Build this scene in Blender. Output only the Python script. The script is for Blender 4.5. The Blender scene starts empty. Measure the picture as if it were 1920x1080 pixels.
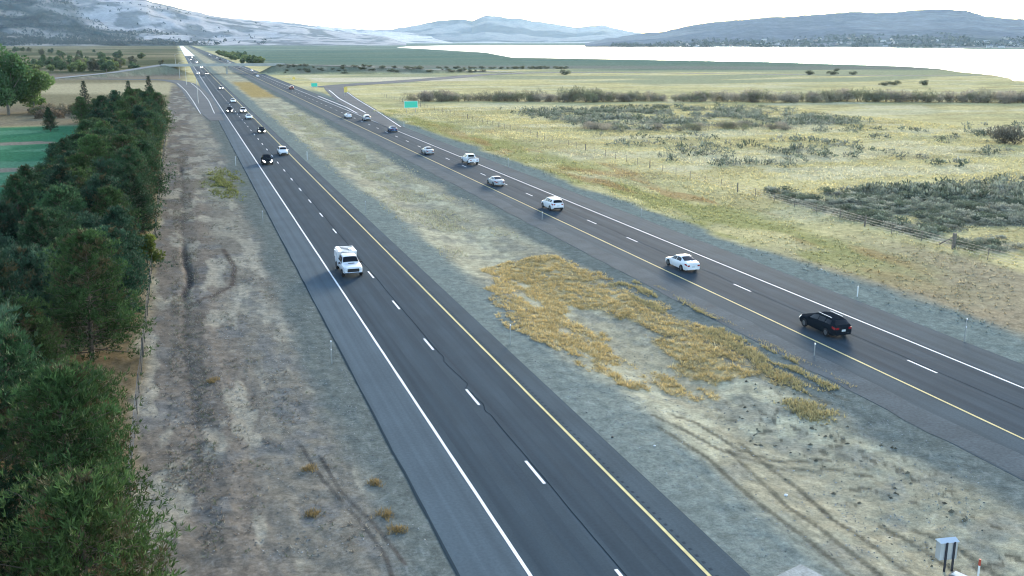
import bpy, bmesh, math, random
import numpy as np
from mathutils import Vector, Matrix
R = math.radians
scene = bpy.context.scene
COL = scene.collection

# ------------------------------------------------------------------ camera, sky, sun, exposure
CAM_H = 22.68
PHI = R(18.364)          # camera heading, clockwise from the highway's direction (+Y)
PITCH = R(14.183)
cd = bpy.data.cameras.new('camera')
cam = bpy.data.objects.new('camera', cd)
COL.objects.link(cam)
cam.location = (0, 0, CAM_H)
cam.rotation_euler = (math.pi / 2 - PITCH, 0, -PHI)
cd.sensor_width = 36.0
cd.lens = 36.0 * 1840 / 1920
cd.clip_start = 0.5
cd.clip_end = 60000
scene.camera = cam

SUN_AZ = 34.9            # degrees clockwise from +Y: where the sun stands over the eastern ridge
SUN_EL = 12.0
w = bpy.data.worlds.new('World')
scene.world = w
w.use_nodes = True
nt = w.node_tree
sky = nt.nodes.new('ShaderNodeTexSky')
sky.sky_type = 'NISHITA'
sky.sun_disc = False
sky.sun_elevation = R(SUN_EL)
sky.sun_rotation = R(SUN_AZ)
sky.altitude = 1500
sky.dust_density = 2.0
sky.ozone_density = 0.6
bg = nt.nodes['Background']
bg.inputs['Strength'].default_value = 0.15
nt.links.new(sky.outputs[0], bg.inputs[0])

sl = bpy.data.lights.new('sun', 'SUN')
sl.energy = 1.5
sl.angle = R(14)
sl.color = (1.0, 0.90, 0.74)
so = bpy.data.objects.new('sun', sl)
COL.objects.link(so)
sd = Vector((math.sin(R(SUN_AZ)) * math.cos(R(SUN_EL)), math.cos(R(SUN_AZ)) * math.cos(R(SUN_EL)), math.sin(R(SUN_EL))))
so.rotation_euler = sd.to_track_quat('Z', 'Y').to_euler()
so.location = (200, 300, 100)

scene.view_settings.view_transform = 'Standard'
scene.view_settings.look = 'None'
scene.view_settings.gamma = 1.0
scene.view_settings.use_curve_mapping = False
scene.view_settings.exposure = 2.05
scene.render.engine = 'CYCLES'
cy = scene.cycles
cy.max_bounces = 6
cy.diffuse_bounces = 2
cy.glossy_bounces = 3
cy.transmission_bounces = 4
cy.volume_bounces = 0
cy.transparent_max_bounces = 8
cy.use_denoising = True
cy.filter_width = 1.1
HAZE = 2.0e-5

# ------------------------------------------------------------------ helpers
rng = np.random.default_rng(7)
random.seed(7)

def hash2(ix, iy, seed):
    h = (ix.astype(np.int64) * 374761393 + iy.astype(np.int64) * 668265263 + seed * 974634599) & 0xFFFFFFFF
    h = ((h ^ (h >> 13)) * 1274126177) & 0xFFFFFFFF
    h = h ^ (h >> 16)
    return (h & 0xFFFFFF) / float(0xFFFFFF)

def vnoise(x, y, seed=0):
    ix = np.floor(x); iy = np.floor(y)
    fx = x - ix; fy = y - iy
    fx = fx * fx * fx * (fx * (fx * 6 - 15) + 10)
    fy = fy * fy * fy * (fy * (fy * 6 - 15) + 10)
    a = hash2(ix, iy, seed); b = hash2(ix + 1, iy, seed)
    c = hash2(ix, iy + 1, seed); d = hash2(ix + 1, iy + 1, seed)
    return (a * (1 - fx) + b * fx) * (1 - fy) + (c * (1 - fx) + d * fx) * fy

def fbm(x, y, seed=0, octs=4):
    x = np.asarray(x, float); y = np.asarray(y, float)
    s = 0; a = 0.5; t = 0
    ca, sa = math.cos(0.6), math.sin(0.6)
    for o in range(octs):
        s = s + a * vnoise(x, y, seed + o * 17); t += a; a *= 0.5
        x, y = (x * ca - y * sa) * 2.03 + 13.7, (x * sa + y * ca) * 2.03 + 7.1
    return s / t

def sm(a, b, x):
    t = np.clip((x - a) / (b - a), 0, 1)
    return t * t * (3 - 2 * t)

def mixc(c, d, m):
    d = np.asarray(d, float)
    return c * (1 - m[..., None]) + d * m[..., None]

def mat(name, color=(0.5, 0.5, 0.5), rough=0.7, metal=0.0, attr=None, nscale=None, namt=0.25, bump=None, emit=None, spec=0.5, rand=0.0, coords='Object', coat=0.0, upn=0.0, transl=0.0):
    m = bpy.data.materials.new(name)
    m.use_nodes = True
    t = m.node_tree
    b = t.nodes['Principled BSDF']
    b.inputs['Roughness'].default_value = rough
    b.inputs['Metallic'].default_value = metal
    b.inputs['Specular IOR Level'].default_value = spec
    b.inputs['Coat Weight'].default_value = coat
    if attr:
        src = t.nodes.new('ShaderNodeAttribute'); src.attribute_name = attr
        out = src.outputs['Color']
    else:
        src = t.nodes.new('ShaderNodeRGB'); src.outputs[0].default_value = (*color, 1)
        out = src.outputs[0]
    tc = t.nodes.new('ShaderNodeTexCoord')
    for k, sc in enumerate(nscale if isinstance(nscale, (list, tuple)) else ([nscale] if nscale else [])):
        nz = t.nodes.new('ShaderNodeTexNoise')
        nz.inputs['Scale'].default_value = sc
        nz.inputs['Detail'].default_value = 4
        t.links.new(tc.outputs[coords], nz.inputs['Vector'])
        mr = t.nodes.new('ShaderNodeMapRange')
        mr.inputs[1].default_value = 0.3; mr.inputs[2].default_value = 0.7
        mr.inputs[3].default_value = 1 - namt; mr.inputs[4].default_value = 1 + namt
        t.links.new(nz.outputs['Fac'], mr.inputs[0])
        mx = t.nodes.new('ShaderNodeVectorMath'); mx.operation = 'MULTIPLY'
        t.links.new(out, mx.inputs[0]); t.links.new(mr.outputs[0], mx.inputs[1])
        out = mx.outputs[0]
    if rand:
        oi = t.nodes.new('ShaderNodeObjectInfo')
        mr = t.nodes.new('ShaderNodeMapRange')
        mr.inputs[3].default_value = 1 - rand; mr.inputs[4].default_value = 1 + rand
        t.links.new(oi.outputs['Random'], mr.inputs[0])
        mx = t.nodes.new('ShaderNodeVectorMath'); mx.operation = 'MULTIPLY'
        t.links.new(out, mx.inputs[0]); t.links.new(mr.outputs[0], mx.inputs[1])
        out = mx.outputs[0]
    t.links.new(out, b.inputs['Base Color'])
    if bump:
        sc, st, dist = bump
        nz = t.nodes.new('ShaderNodeTexNoise'); nz.inputs['Scale'].default_value = sc; nz.inputs['Detail'].default_value = 5
        t.links.new(tc.outputs[coords], nz.inputs['Vector'])
        bp = t.nodes.new('ShaderNodeBump'); bp.inputs['Strength'].default_value = st; bp.inputs['Distance'].default_value = dist
        t.links.new(nz.outputs['Fac'], bp.inputs['Height'])
        t.links.new(bp.outputs[0], b.inputs['Normal'])
    if upn:
        ge = t.nodes.new('ShaderNodeNewGeometry')
        ad = t.nodes.new('ShaderNodeVectorMath'); ad.operation = 'ADD'; ad.inputs[1].default_value = (0, 0, upn)
        no = t.nodes.new('ShaderNodeVectorMath'); no.operation = 'NORMALIZE'
        t.links.new(ge.outputs['Normal'], ad.inputs[0]); t.links.new(ad.outputs[0], no.inputs[0])
        t.links.new(no.outputs[0], b.inputs['Normal'])
    if transl:
        tl = t.nodes.new('ShaderNodeBsdfTranslucent'); t.links.new(out, tl.inputs['Color'])
        ms = t.nodes.new('ShaderNodeMixShader'); ms.inputs[0].default_value = transl
        t.links.new(b.outputs[0], ms.inputs[1]); t.links.new(tl.outputs[0], ms.inputs[2])
        t.links.new(ms.outputs[0], t.nodes['Material Output'].inputs['Surface'])
    if emit:
        b.inputs['Emission Color'].default_value = (*emit[0], 1)
        b.inputs['Emission Strength'].default_value = emit[1]
    return m

def link(o, parent=None):
    COL.objects.link(o)
    if parent is not None:
        o.parent = parent
    return o

def tag(o, label=None, cat=None, group=None, kind=None):
    if label: o['label'] = label
    if cat: o['category'] = cat
    if group: o['group'] = group
    if kind: o['kind'] = kind
    return o

def empty(name, loc, rz=0.0):
    o = bpy.data.objects.new(name, None)
    o.empty_display_size = 0.3
    o.location = loc
    o.rotation_euler = (0, 0, rz)
    return link(o)

def npmesh(name, V, F, mats, col=None, fmat=None, smooth=False):
    V = np.asarray(V, np.float32); F = np.asarray(F, np.int32)
    me = bpy.data.meshes.new(name)
    k = F.shape[1]
    me.vertices.add(len(V)); me.vertices.foreach_set('co', V.ravel())
    me.loops.add(F.size); me.loops.foreach_set('vertex_index', F.ravel())
    me.polygons.add(len(F))
    me.polygons.foreach_set('loop_start', np.arange(0, F.size, k, dtype=np.int32))
    me.polygons.foreach_set('loop_total', np.full(len(F), k, np.int32))
    me.polygons.foreach_set('use_smooth', np.full(len(F), bool(smooth)))
    for m in (mats if isinstance(mats, (list, tuple)) else [mats]): me.materials.append(m)
    if fmat is not None: me.polygons.foreach_set('material_index', np.asarray(fmat, np.int32))
    if col is not None:
        a = me.color_attributes.new('Col', 'FLOAT_COLOR', 'POINT')
        c4 = np.ones((len(V), 4), np.float32); c4[:, :3] = col
        a.data.foreach_set('color', c4.ravel())
    me.update(); me.validate()
    return me

def npobj(name, V, F, mats, parent=None, **kw):
    return link(bpy.data.objects.new(name, npmesh(name, V, F, mats, **kw)), parent)

class MB:
    """collects boxes, tubes and strips into one mesh"""
    def __init__(s): s.v = []; s.f = []
    def add(s, vs, fs):
        n = len(s.v); s.v += [tuple(p) for p in vs]; s.f += [tuple(i + n for i in q) for q in fs]; return s
    def box(s, c, d, rz=0.0, taper=1.0):
        x, y, z = d[0] / 2, d[1] / 2, d[2] / 2
        cs, sn = math.cos(rz), math.sin(rz)
        vs = []
        for zz, k in ((-z, 1.0), (z, taper)):
            for xx, yy in ((-x, -y), (x, -y), (x, y), (-x, y)):
                xx *= k; yy *= k
                vs.append((c[0] + xx * cs - yy * sn, c[1] + xx * sn + yy * cs, c[2] + zz))
        return s.add(vs, [(3, 2, 1, 0), (4, 5, 6, 7), (0, 1, 5, 4), (1, 2, 6, 5), (2, 3, 7, 6), (3, 0, 4, 7)])
    def tube(s, a, b, r0, r1=None, n=6, caps=True):
        r1 = r0 if r1 is None else r1
        a = Vector(a); b = Vector(b); d = (b - a).normalized()
        u = d.orthogonal().normalized(); w_ = d.cross(u)
        vs = [a + (u * math.cos(t) + w_ * math.sin(t)) * r0 for t in [2 * math.pi * i / n for i in range(n)]]
        vs += [b + (u * math.cos(t) + w_ * math.sin(t)) * r1 for t in [2 * math.pi * i / n for i in range(n)]]
        fs = [(i, (i + 1) % n, n + (i + 1) % n, n + i) for i in range(n)]
        if caps: fs += [tuple(range(n - 1, -1, -1)), tuple(range(n, 2 * n))]
        return s.add(vs, fs)
    def build(s, name, m, parent=None, smooth=False, bevel=0.0):
        me = bpy.data.meshes.new(name)
        me.from_pydata([tuple(p) for p in s.v], [], s.f)
        for q in (m if isinstance(m, (list, tuple)) else [m]): me.materials.append(q)
        if smooth: me.polygons.foreach_set('use_smooth', [True] * len(me.polygons))
        me.update()
        o = link(bpy.data.objects.new(name, me), parent)
        if bevel:
            b = o.modifiers.new('bevel', 'BEVEL'); b.width = bevel; b.segments = 2; b.limit_method = 'ANGLE'
        return o

def children(o): return [c for c in o.children]
def copy_tree(o, parent=None):
    c = o.copy(); COL.objects.link(c); c.parent = parent
    for ch in list(o.children): copy_tree(ch, c)
    return c

def norm(v): return v / np.maximum(np.linalg.norm(v, axis=-1, keepdims=True), 1e-9)

def cards(P, D, L, W, r=rng):
    """rhombic leaf blades starting at P along D"""
    S = norm(np.cross(D, r.normal(size=P.shape)))
    L = np.broadcast_to(L, (len(P),))[:, None]; W = np.broadcast_to(W, (len(P),))[:, None]
    V = np.stack([P, P + D * L * 0.5 + S * W * 0.5, P + D * L, P + D * L * 0.5 - S * W * 0.5], 1).reshape(-1, 3)
    F = np.arange(len(P) * 4).reshape(-1, 4)
    return V, F

def blades(P, n, h, w_, spread, col, cvar, r=rng, lean=0.0):
    """tufts of thin triangular blades; one colour per tuft with variation"""
    N = len(P)
    Q = np.repeat(P, n, 0); H = np.repeat(np.broadcast_to(h, (N,)), n) * r.uniform(0.6, 1.15, N * n)
    a = r.uniform(0, 2 * math.pi, N * n)
    out = np.stack([np.cos(a), np.sin(a), np.zeros_like(a)], 1)
    sp = np.repeat(np.broadcast_to(spread, (N,)), n)
    base = Q + out * (sp * r.uniform(0, 0.6, N * n))[:, None]
    tip = base + out * (sp * r.uniform(0.3, 1.2, N * n))[:, None]
    tip[:, 2] += H
    side = np.stack([-np.sin(a), np.cos(a), np.zeros_like(a)], 1) * (np.repeat(np.broadcast_to(w_, (N,)), n) * 0.5)[:, None]
    V = np.stack([base - side, base + side, tip], 1).reshape(-1, 3)
    F = np.arange(len(V)).reshape(-1, 3)
    c = np.repeat(np.broadcast_to(col, (N, 3)), n, 0) * r.uniform(1 - cvar, 1 + cvar, (N * n, 1))
    return V, F, np.repeat(c, 3, 0)

# ------------------------------------------------------------------ where things run (metres; the highway runs along +Y)
LX0, LX1 = 9.9, 22.0        # oncoming carriageway: pavement edges
RX0, RX1 = 40.9, 56.2       # outgoing carriageway
WEST = np.array([(-80, 640, 0.0), (-40, 680, 2.6), (-10, 722, 6.3)])
EAST = np.array([(70, 720, 6.3), (120, 706, 4.6), (190, 690, 1.6), (235, 686, 0.0)])

def seg_bank(X, Y, line, half=5.5, slope=0.5):
    best = np.full(np.shape(X), -50.0)
    for (x0, y0, z0), (x1, y1, z1) in zip(line[:-1], line[1:]):
        dx, dy = x1 - x0, y1 - y0
        t = np.clip(((X - x0) * dx + (Y - y0) * dy) / (dx * dx + dy * dy), 0, 1)
        d = np.hypot(X - (x0 + t * dx), Y - (y0 + t * dy))
        best = np.maximum(best, z0 + t * (z1 - z0) - np.maximum(0, d - half) * slope)
    return best

def ground_z(X, Y):
    X = np.asarray(X, float); Y = np.asarray(Y, float)
    road = (1 - sm(LX0 - 2.5, LX0 - 0.2, X)) + sm(LX1 + 0.2, LX1 + 3, X) * (1 - sm(RX0 - 3, RX0 - 0.2, X)) + sm(RX1 + 0.2, RX1 + 3, X)
    near = 1 - sm(250, 420, np.hypot(X, Y))
    z = (fbm(X / 3.1, Y / 3.1, 3, 3) - 0.5) * 0.13 * near + (fbm(X / 0.7, Y / 0.9, 5, 2) - 0.5) * 0.10 * (1 - sm(70, 140, np.hypot(X, Y)))
    z = z - 0.45 * np.exp(-((X - 31 - 1.2 * (fbm(Y / 30, 0 * Y, 8) - 0.5)) / 4.0) ** 2) * near
    dx = X + 0.9 + 1.2 * (fbm(Y / 9, 0 * Y, 9, 3) - 0.5)
    z = z - (0.06 + 0.28 * sm(0.42, 0.64, fbm(Y / 11, 0 * Y, 10, 3))) * np.exp(-(dx / 0.34) ** 2) * (1 - sm(150, 230, Y)) * sm(50, 64, Y) + 0.08 * np.exp(-((dx - 1.7) / 0.8) ** 2) * (1 - sm(150, 230, Y))
    z = z + 0.9 * sm(64, 79, X) * (1 - sm(79, 110, X)) * near * 0.3
    z = z * road - 0.015
    z = z - 0.12 * ((X > LX0 + 0.3) & (X < LX1 - 0.3) | (X > RX0 + 0.3) & (X < RX1 - 0.3))
    far = np.maximum(seg_bank(X, Y, WEST), seg_bank(X, Y, EAST))
    return np.maximum(z, np.where(far > z, far, z))

def gz(x, y): return float(ground_z(np.array([x]), np.array([y]))[0])

LAKE = [(650, 3100), (590, 2300), (545, 1800), (470, 1480), (422, 1271), (514, 1090), (599, 936), (614, 745), (590, 670), (542, 594), (512, 530), (480, 484), (451, 452), (600, 330), (1200, 420), (2200, 1300), (1934, 1950), (1950, 2400), (1894, 2963), (1700, 3600), (1397, 4208), (1000, 4000), (800, 3600)]

def inpoly(X, Y, poly):
    ins = np.zeros(np.shape(X), bool)
    n = len(poly)
    for i in range(n):
        x0, y0 = poly[i]; x1, y1 = poly[(i + 1) % n]
        c = ((y0 > Y) != (y1 > Y)) & (X < (x1 - x0) * (Y - y0) / (y1 - y0 + 1e-12) + x0)
        ins ^= c
    return ins

def polydist(X, Y, pts):
    best = np.full(np.shape(X), 1e9)
    for (x0, y0), (x1, y1) in zip(pts[:-1], pts[1:]):
        dx, dy = x1 - x0, y1 - y0
        t = np.clip(((X - x0) * dx + (Y - y0) * dy) / (dx * dx + dy * dy), 0, 1)
        best = np.minimum(best, np.hypot(X - (x0 + t * dx), Y - (y0 + t * dy)))
    return best

WEED = [(29.2, 96), (33, 99), (37.5, 97), (39.6, 90), (39.3, 80), (39.7, 57), (37.2, 53.5), (33.5, 55.5), (29, 55.3), (26.6, 58), (25.4, 66), (24.6, 79), (26, 86), (27.5, 92)]
def weed_mask(X, Y):
    n = 0.55 * fbm(X / 2.4, Y / 5.4, 31, 4) + 0.45 * fbm(X / 0.7, Y / 3.0, 35, 3)
    e = inpoly(X + 2.4 * (fbm(X / 3, Y / 5, 33) - 0.5) * 2, Y + 5 * (fbm(X / 4, Y / 5, 34) - 0.5) * 2, WEED)
    bare = np.exp(-((X - 31.8) / 1.5) ** 2) * sm(56, 62, Y) * (1 - sm(72, 84, Y))
    return np.where(e, sm(0.34, 0.54, n - 0.20 * bare), 0.0)

def sage_density(X, Y):
    n = fbm(X / 9, Y / 9, 41, 3)
    a = sm(79.6, 84, X) * (1 - sm(150, 185, X)) * sm(62, 78, Y) * (1 - sm(118, 133, Y + 0.02 * X)) * sm(0.30, 0.55, n + 0.12 * sm(85, 110, X))
    b = sm(97, 112, X) * (1 - sm(172, 195, X)) * sm(226, 240, Y) * (1 - sm(290, 320, Y)) * sm(0.36, 0.6, n) * 0.42
    c = sm(84, 95, X) * (1 - sm(280, 330, X)) * sm(140, 150, Y) * (1 - sm(205, 225, Y)) * sm(0.58, 0.70, n) * 0.16
    return np.maximum(np.maximum(a, b), c)

TRACKS = [[(29.8, 47), (29.5, 43.4), (29.5, 40.5), (29.0, 37.2), (29.2, 34.9), (29.1, 32.5), (29.4, 29)],
          [(28.4, 46), (27.9, 41.1), (27.5, 38.6), (27.7, 36.2), (27.7, 33.7), (27.6, 29)],
          [(28.0, 52), (28.7, 50.8), (29.1, 46.3), (30.3, 44.3), (33.3, 43.2)],
          [(26.6, 52), (27.3, 49.5), (28.0, 46.0), (30.1, 43.2), (33.3, 41.8)],
          [(32.2, 35), (32.9, 33.1), (32.8, 31.0), (33.0, 29)], [(31.0, 36), (31.3, 33.5), (31.4, 31.0), (31.5, 29)],
          [(26.0, 50), (26.6, 45), (26.2, 40), (26.4, 35), (26.1, 29)], [(36, 70), (37.2, 64), (38.6, 57), (39.6, 50)], [(34.8, 70), (36.0, 64), (37.2, 57), (38.2, 50)],
          [(5.0, 54), (5.6, 49), (6.6, 44), (7.2, 40), (7.0, 34)], [(5.9, 52), (6.3, 47), (7.3, 43), (7.9, 39)]]
CUT = [(-0.9, 88), (1.4, 90.9), (3.3, 94.6), (3.9, 102.7), (3.2, 112)]

STRAW = np.array((0.50, 0.432, 0.215)); GRAVEL = np.array((0.160, 0.188, 0.168)); DIRT = np.array((0.32, 0.295, 0.205))

def ground_color(X, Y):
    n1 = fbm(X / 2.2, Y / 2.2, 51, 4); n2 = fbm(X / 14, Y / 14, 52, 4); n3 = fbm(X / 60, Y / 45, 53, 4); nf = fbm(X / 0.45, Y / 0.6, 54, 3)
    d = np.hypot(X, Y)
    jx = X + 2.2 * (fbm(X / 4, Y / 9, 55, 4) - 0.5)
    c = np.empty(X.shape + (3,)); c[:] = STRAW
    # right-hand field: straw with ochre and pale drifts
    c = mixc(c, (0.37, 0.315, 0.155), sm(0.48, 0.66, fbm(X / 20, Y / 9, 56, 4)) * 0.7)
    c = mixc(c, (0.52, 0.47, 0.30), sm(0.52, 0.68, fbm(X / 26, Y / 12, 57, 4)) * 0.7)
    c = mixc(c, (0.33, 0.32, 0.18), sm(0.56, 0.72, fbm(X / 34, Y / 16, 58, 4)) * 0.5)
    c = c * (0.82 + 0.36 * n1)[..., None]
    # sagebrush soil
    sg = sm(0.05, 0.4, sage_density(X, Y))
    c = mixc(c, np.array((0.30, 0.285, 0.215)), sg * 0.75)
    # verge along the outgoing carriageway
    vg = sm(57.5, 61.5, jx) * (1 - sm(68, 75, jx))
    gy = sm(62, 95, Y)
    c = mixc(c, np.array((0.27, 0.215, 0.155)), (1 - sm(76, 80, jx)) * (1 - sm(70, 105, Y + 8 * (n2 - 0.5))) * 0.75)
    c = mixc(c, np.array((0.29, 0.275, 0.105)), vg * gy * sm(0.35, 0.6, fbm(X / 5, Y / 14, 59, 4)) * 0.85 * (1 - sm(300, 420, Y)))
    c = mixc(c, np.array((0.33, 0.215, 0.10)), sm(60, 64, jx) * (1 - sm(72, 78, jx)) * gy * sm(0.55, 0.7, fbm(X / 5, Y / 22, 60, 3)) * 0.75 * (1 - sm(190, 300, Y)))
    # far meadows, right of the highway
    mead = fbm(X / 160, Y / 45, 61, 4)
    rt = sm(60, 100, X)
    c = mixc(c, np.array((0.30, 0.30, 0.18)), rt * sm(410, 560, Y + 120 * (n3 - 0.5) + 0.25 * X) * sm(0.5, 0.62, mead))
    c = mixc(c, np.array((0.140, 0.180, 0.130)), rt * sm(740, 800, Y + 0.28 * (X - 180) + 90 * (mead - 0.5)))
    c = mixc(c, np.array((0.105, 0.160, 0.125)), rt * sm(880, 1100, Y + 0.45 * (X - 250)) * sm(0.42, 0.6, mead) * 0.8)
    c = mixc(c, np.array((0.20, 0.19, 0.155)), rt * sm(780, 840, Y + 0.45 * (X - 200)) * (1 - sm(870, 960, Y + 0.45 * (X - 200))) * 0.7)
    c = mixc(c, np.array((0.21, 0.24, 0.185)), sm(1500, 2400, d) * sm(0.5, 0.62, fbm(X / 300, Y / 120, 62, 3)) * 0.8)
    # sandy strip by the interchange
    c = mixc(c, np.array((0.55, 0.48, 0.34)), sm(70, 78, X) * (1 - sm(150, 190, X)) * sm(560, 575, Y + 0.1 * X) * (1 - sm(625, 645, Y + 0.1 * X)) * 0.9)
    # left of the highway far off
    lf = 1 - sm(-2, 8, X)
    fl = sm(335, 380, Y) * lf
    band = fbm(X / 220, Y / 70, 63, 3)
    c = mixc(c, np.array((0.20, 0.175, 0.105)), fl)
    c = mixc(c, np.array((0.085, 0.09, 0.048)), fl * sm(0.42, 0.52, band) * sm(640, 760, Y))
    c = mixc(c, np.array((0.22, 0.18, 0.15)), fl * sm(620, 660, Y) * (1 - sm(720, 800, Y)) * 0.6)
    c = mixc(c, np.array((0.40, 0.35, 0.22)), fl * (1 - sm(560, 610, Y)) * sm(430, 470, Y + 0.5 * X) * 0.8)
    # golf course
    gf = (1 - sm(-20.5, -18.5, jx)) * sm(70, 110, Y) * (1 - sm(292, 300, Y + 3 * (n2 - 0.5)))
    c = mixc(c, np.array((0.058, 0.165, 0.085)), gf)
    c = mixc(c, np.array((0.12, 0.24, 0.14)), gf * sm(0.5, 0.62, fbm(X / 25, Y / 12, 64, 3)) * 0.8)
    bun = np.exp(-(((X + 36) / 9) ** 2 + ((Y - 247) / 4.5) ** 2) ** 2) + np.exp(-(((X + 30) / 7) ** 2 + ((Y - 196) / 3.5) ** 2) ** 2)
    c = mixc(c, np.array((0.24, 0.20, 0.15)), gf * sm(0.4, 0.6, bun))
    c = mixc(c, np.array((0.15, 0.12, 0.09)), (1 - sm(-20, -14, X)) * sm(292, 302, Y) * (1 - sm(360, 400, Y)) * 0.8)
    # tree belt floor
    tb = sm(-24, -20, jx) * (1 - sm(-5.2, -3.6, jx)) * (1 - sm(330, 350, Y))
    c = mixc(c, np.array((0.17, 0.13, 0.075)), tb)
    # dirt between fence and shoulder (left)
    lo = sm(-5.0, -3.5, jx) * (1 - sm(10.6, 11.0, X)) * (1 - sm(500, 600, Y))
    base = np.empty_like(c); base[:] = (0.178, 0.166, 0.136)
    base = mixc(base, np.array((0.245, 0.23, 0.182)), sm(0.3, 2.4, jx) * (1 - sm(5.0, 7.6, jx)) * sm(0.35, 0.55, n2))
    base = mixc(base, np.array((0.165, 0.14, 0.115)), (1 - sm(1.5, 3.5, jx)) * 0.6)
    base = mixc(base, np.array((0.145, 0.15, 0.145)), sm(0.55, 0.66, fbm(X / 2.4, Y / 3.0, 65, 4)) * 0.6)
    base = mixc(base, np.array((0.32, 0.30, 0.235)), sm(0.57, 0.68, fbm(X / 2.0, Y / 7.0, 66, 4)) * 0.7)
    base = mixc(base, np.array((0.130, 0.146, 0.132)), sm(6.0, 8.2, jx + 1.6 * (n2 - 0.5)))
    dit = np.exp(-((X + 0.9 + 1.2 * (fbm(Y / 9, 0 * Y, 9, 3) - 0.5)) / 0.34) ** 2) * (0.3 + 0.7 * sm(0.38, 0.6, fbm(Y / 11, 0 * Y, 10, 3)))
    base = mixc(base, np.array((0.085, 0.07, 0.06)), dit * (1 - sm(170, 230, Y)) * sm(50, 64, Y) * 0.9)
    base = mixc(base, np.array((0.08, 0.065, 0.055)), sm(0.45, 0.1, polydist(X, Y, CUT)) * 0.8)
    for tr in TRACKS[9:]:
        base = mixc(base, np.array((0.085, 0.08, 0.07)), sm(0.17, 0.07, polydist(X, Y, tr)) * (0.4 + 0.8 * n1) * (Y < 120))
    base = mixc(base, np.array((0.15, 0.165, 0.085)), np.exp(-(((X - 5.2) / 3.0) ** 2 + ((Y - 166) / 14) ** 2)) * sm(0.35, 0.6, n1))
    c = mixc(c, base, lo)
    # median
    md = sm(LX1 - 0.5, LX1, X) * (1 - sm(RX0, RX0 + 0.5, X))
    base = np.empty_like(c); base[:] = DIRT
    base = mixc(base, np.array((0.40, 0.375, 0.26)), sm(0.45, 0.62, fbm(X / 3.5, Y / 8, 67, 4)))
    base = mixc(base, np.array((0.25, 0.24, 0.185)), sm(0.52, 0.68, fbm(X / 1.6, Y / 2.4, 68, 4)) * 0.8)
    base = mixc(base, np.array((0.40, 0.30, 0.13)), weed_mask(X, Y) * 0.7)
    base = mixc(base, np.array((0.34, 0.25, 0.10)), sm(400, 430, Y) * (1 - sm(560, 600, Y)) * sm(26, 29, jx) * (1 - sm(36, 40, jx)) * 0.9)
    gl = 1 - sm(25.0, 27.2, jx + 0.8 * (n2 - 0.5))
    gr = sm(36.4, 39.0, jx + 2.0 * (n2 - 0.5)) * 1.0
    base = mixc(base, np.array((0.165, 0.194, 0.176)), gl * 0.92)
    base = mixc(base, np.array((0.112, 0.136, 0.130)), gr * 0.92)
    for tr in TRACKS:
        base = mixc(base, np.array((0.10, 0.095, 0.07)), sm(0.26, 0.10, polydist(X, Y, tr)) * (0.45 + 0.6 * n1) * (Y < 120))
    base = mixc(base, np.array((0.075, 0.07, 0.052)), 0.7 * sm(0.70, 0.75, fbm(X / 0.55, Y / 0.6, 69, 3)) * sm(30, 31.5, X) * (1 - sm(36, 38, X)) * (1 - sm(50, 56, Y)))
    c = mixc(c, base, md)
    # gravel shoulder on the far right
    c = mixc(c, GRAVEL * 1.05, sm(RX1 - 0.4, RX1, X) * (1 - sm(58.6, 61.0, jx + 2.5 * (n2 - 0.5) + 2.4 * (1 - sm(60, 100, Y)) * -1)) * (1 - sm(420, 520, Y)))
    # embankments of the overpass
    em = sm(0.15, 0.8, np.maximum(seg_bank(X, Y, WEST), seg_bank(X, Y, EAST)))
    c = mixc(c, np.array((0.17, 0.18, 0.125)), em)
    c = mixc(c, np.array((0.30, 0.26, 0.18)), em * sm(0.5, 0.65, fbm(X / 18, Y / 6, 70, 3)) * 0.7)
    # speckle of stones
    st = sm(0.72, 0.80, fbm(X / 0.22, Y / 0.3, 71, 2)) * (1 - sm(70, 110, d)) * (1 - gf)
    c = c * (0.80 + 0.40 * nf)[..., None]
    c = mixc(c, np.array((0.36, 0.37, 0.36)), st * 0.12)
    return np.clip(c, 0.01, 0.8)

# ------------------------------------------------------------------ ground
M_ground = mat('ground', attr='Col', rough=1.0, spec=0.0, nscale=(1.3, 5.0, 17.0), namt=0.20, bump=(2.6, 0.6, 0.045))
az = np.concatenate([np.linspace(-180, -40, 30)[:-1], np.linspace(-40, -14, 30)[:-1], np.linspace(-14, 51, 720)[:-1], np.linspace(51, 80, 30)[:-1], np.linspace(80, 180, 30)])
r1 = np.concatenate([[0.5, 3, 6, 10, 15, 20], 24 * np.exp(np.arange(0, 590) * 0.0070), ])
r2 = r1[-1] * np.exp(np.arange(1, 175) * 0.0125)
rr = np.concatenate([r1, r2])
A, RRm = np.meshgrid(np.radians(az), rr)
GX, GY = RRm * np.sin(A), RRm * np.cos(A)
GZ = ground_z(GX, GY)
GC = ground_color(GX, GY)
nr, na = GX.shape
idx = np.arange(nr * na).reshape(nr, na)
F = np.stack([idx[:-1, :-1], idx[:-1, 1:], idx[1:, 1:], idx[1:, :-1]], -1).reshape(-1, 4)[:, ::-1]
ground = npobj('ground', np.stack([GX, GY, GZ], -1).reshape(-1, 3), F, M_ground, col=GC.reshape(-1, 3), smooth=True)
tag(ground, kind='structure')
del GX, GY, GZ, GC, A, RRm

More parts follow.
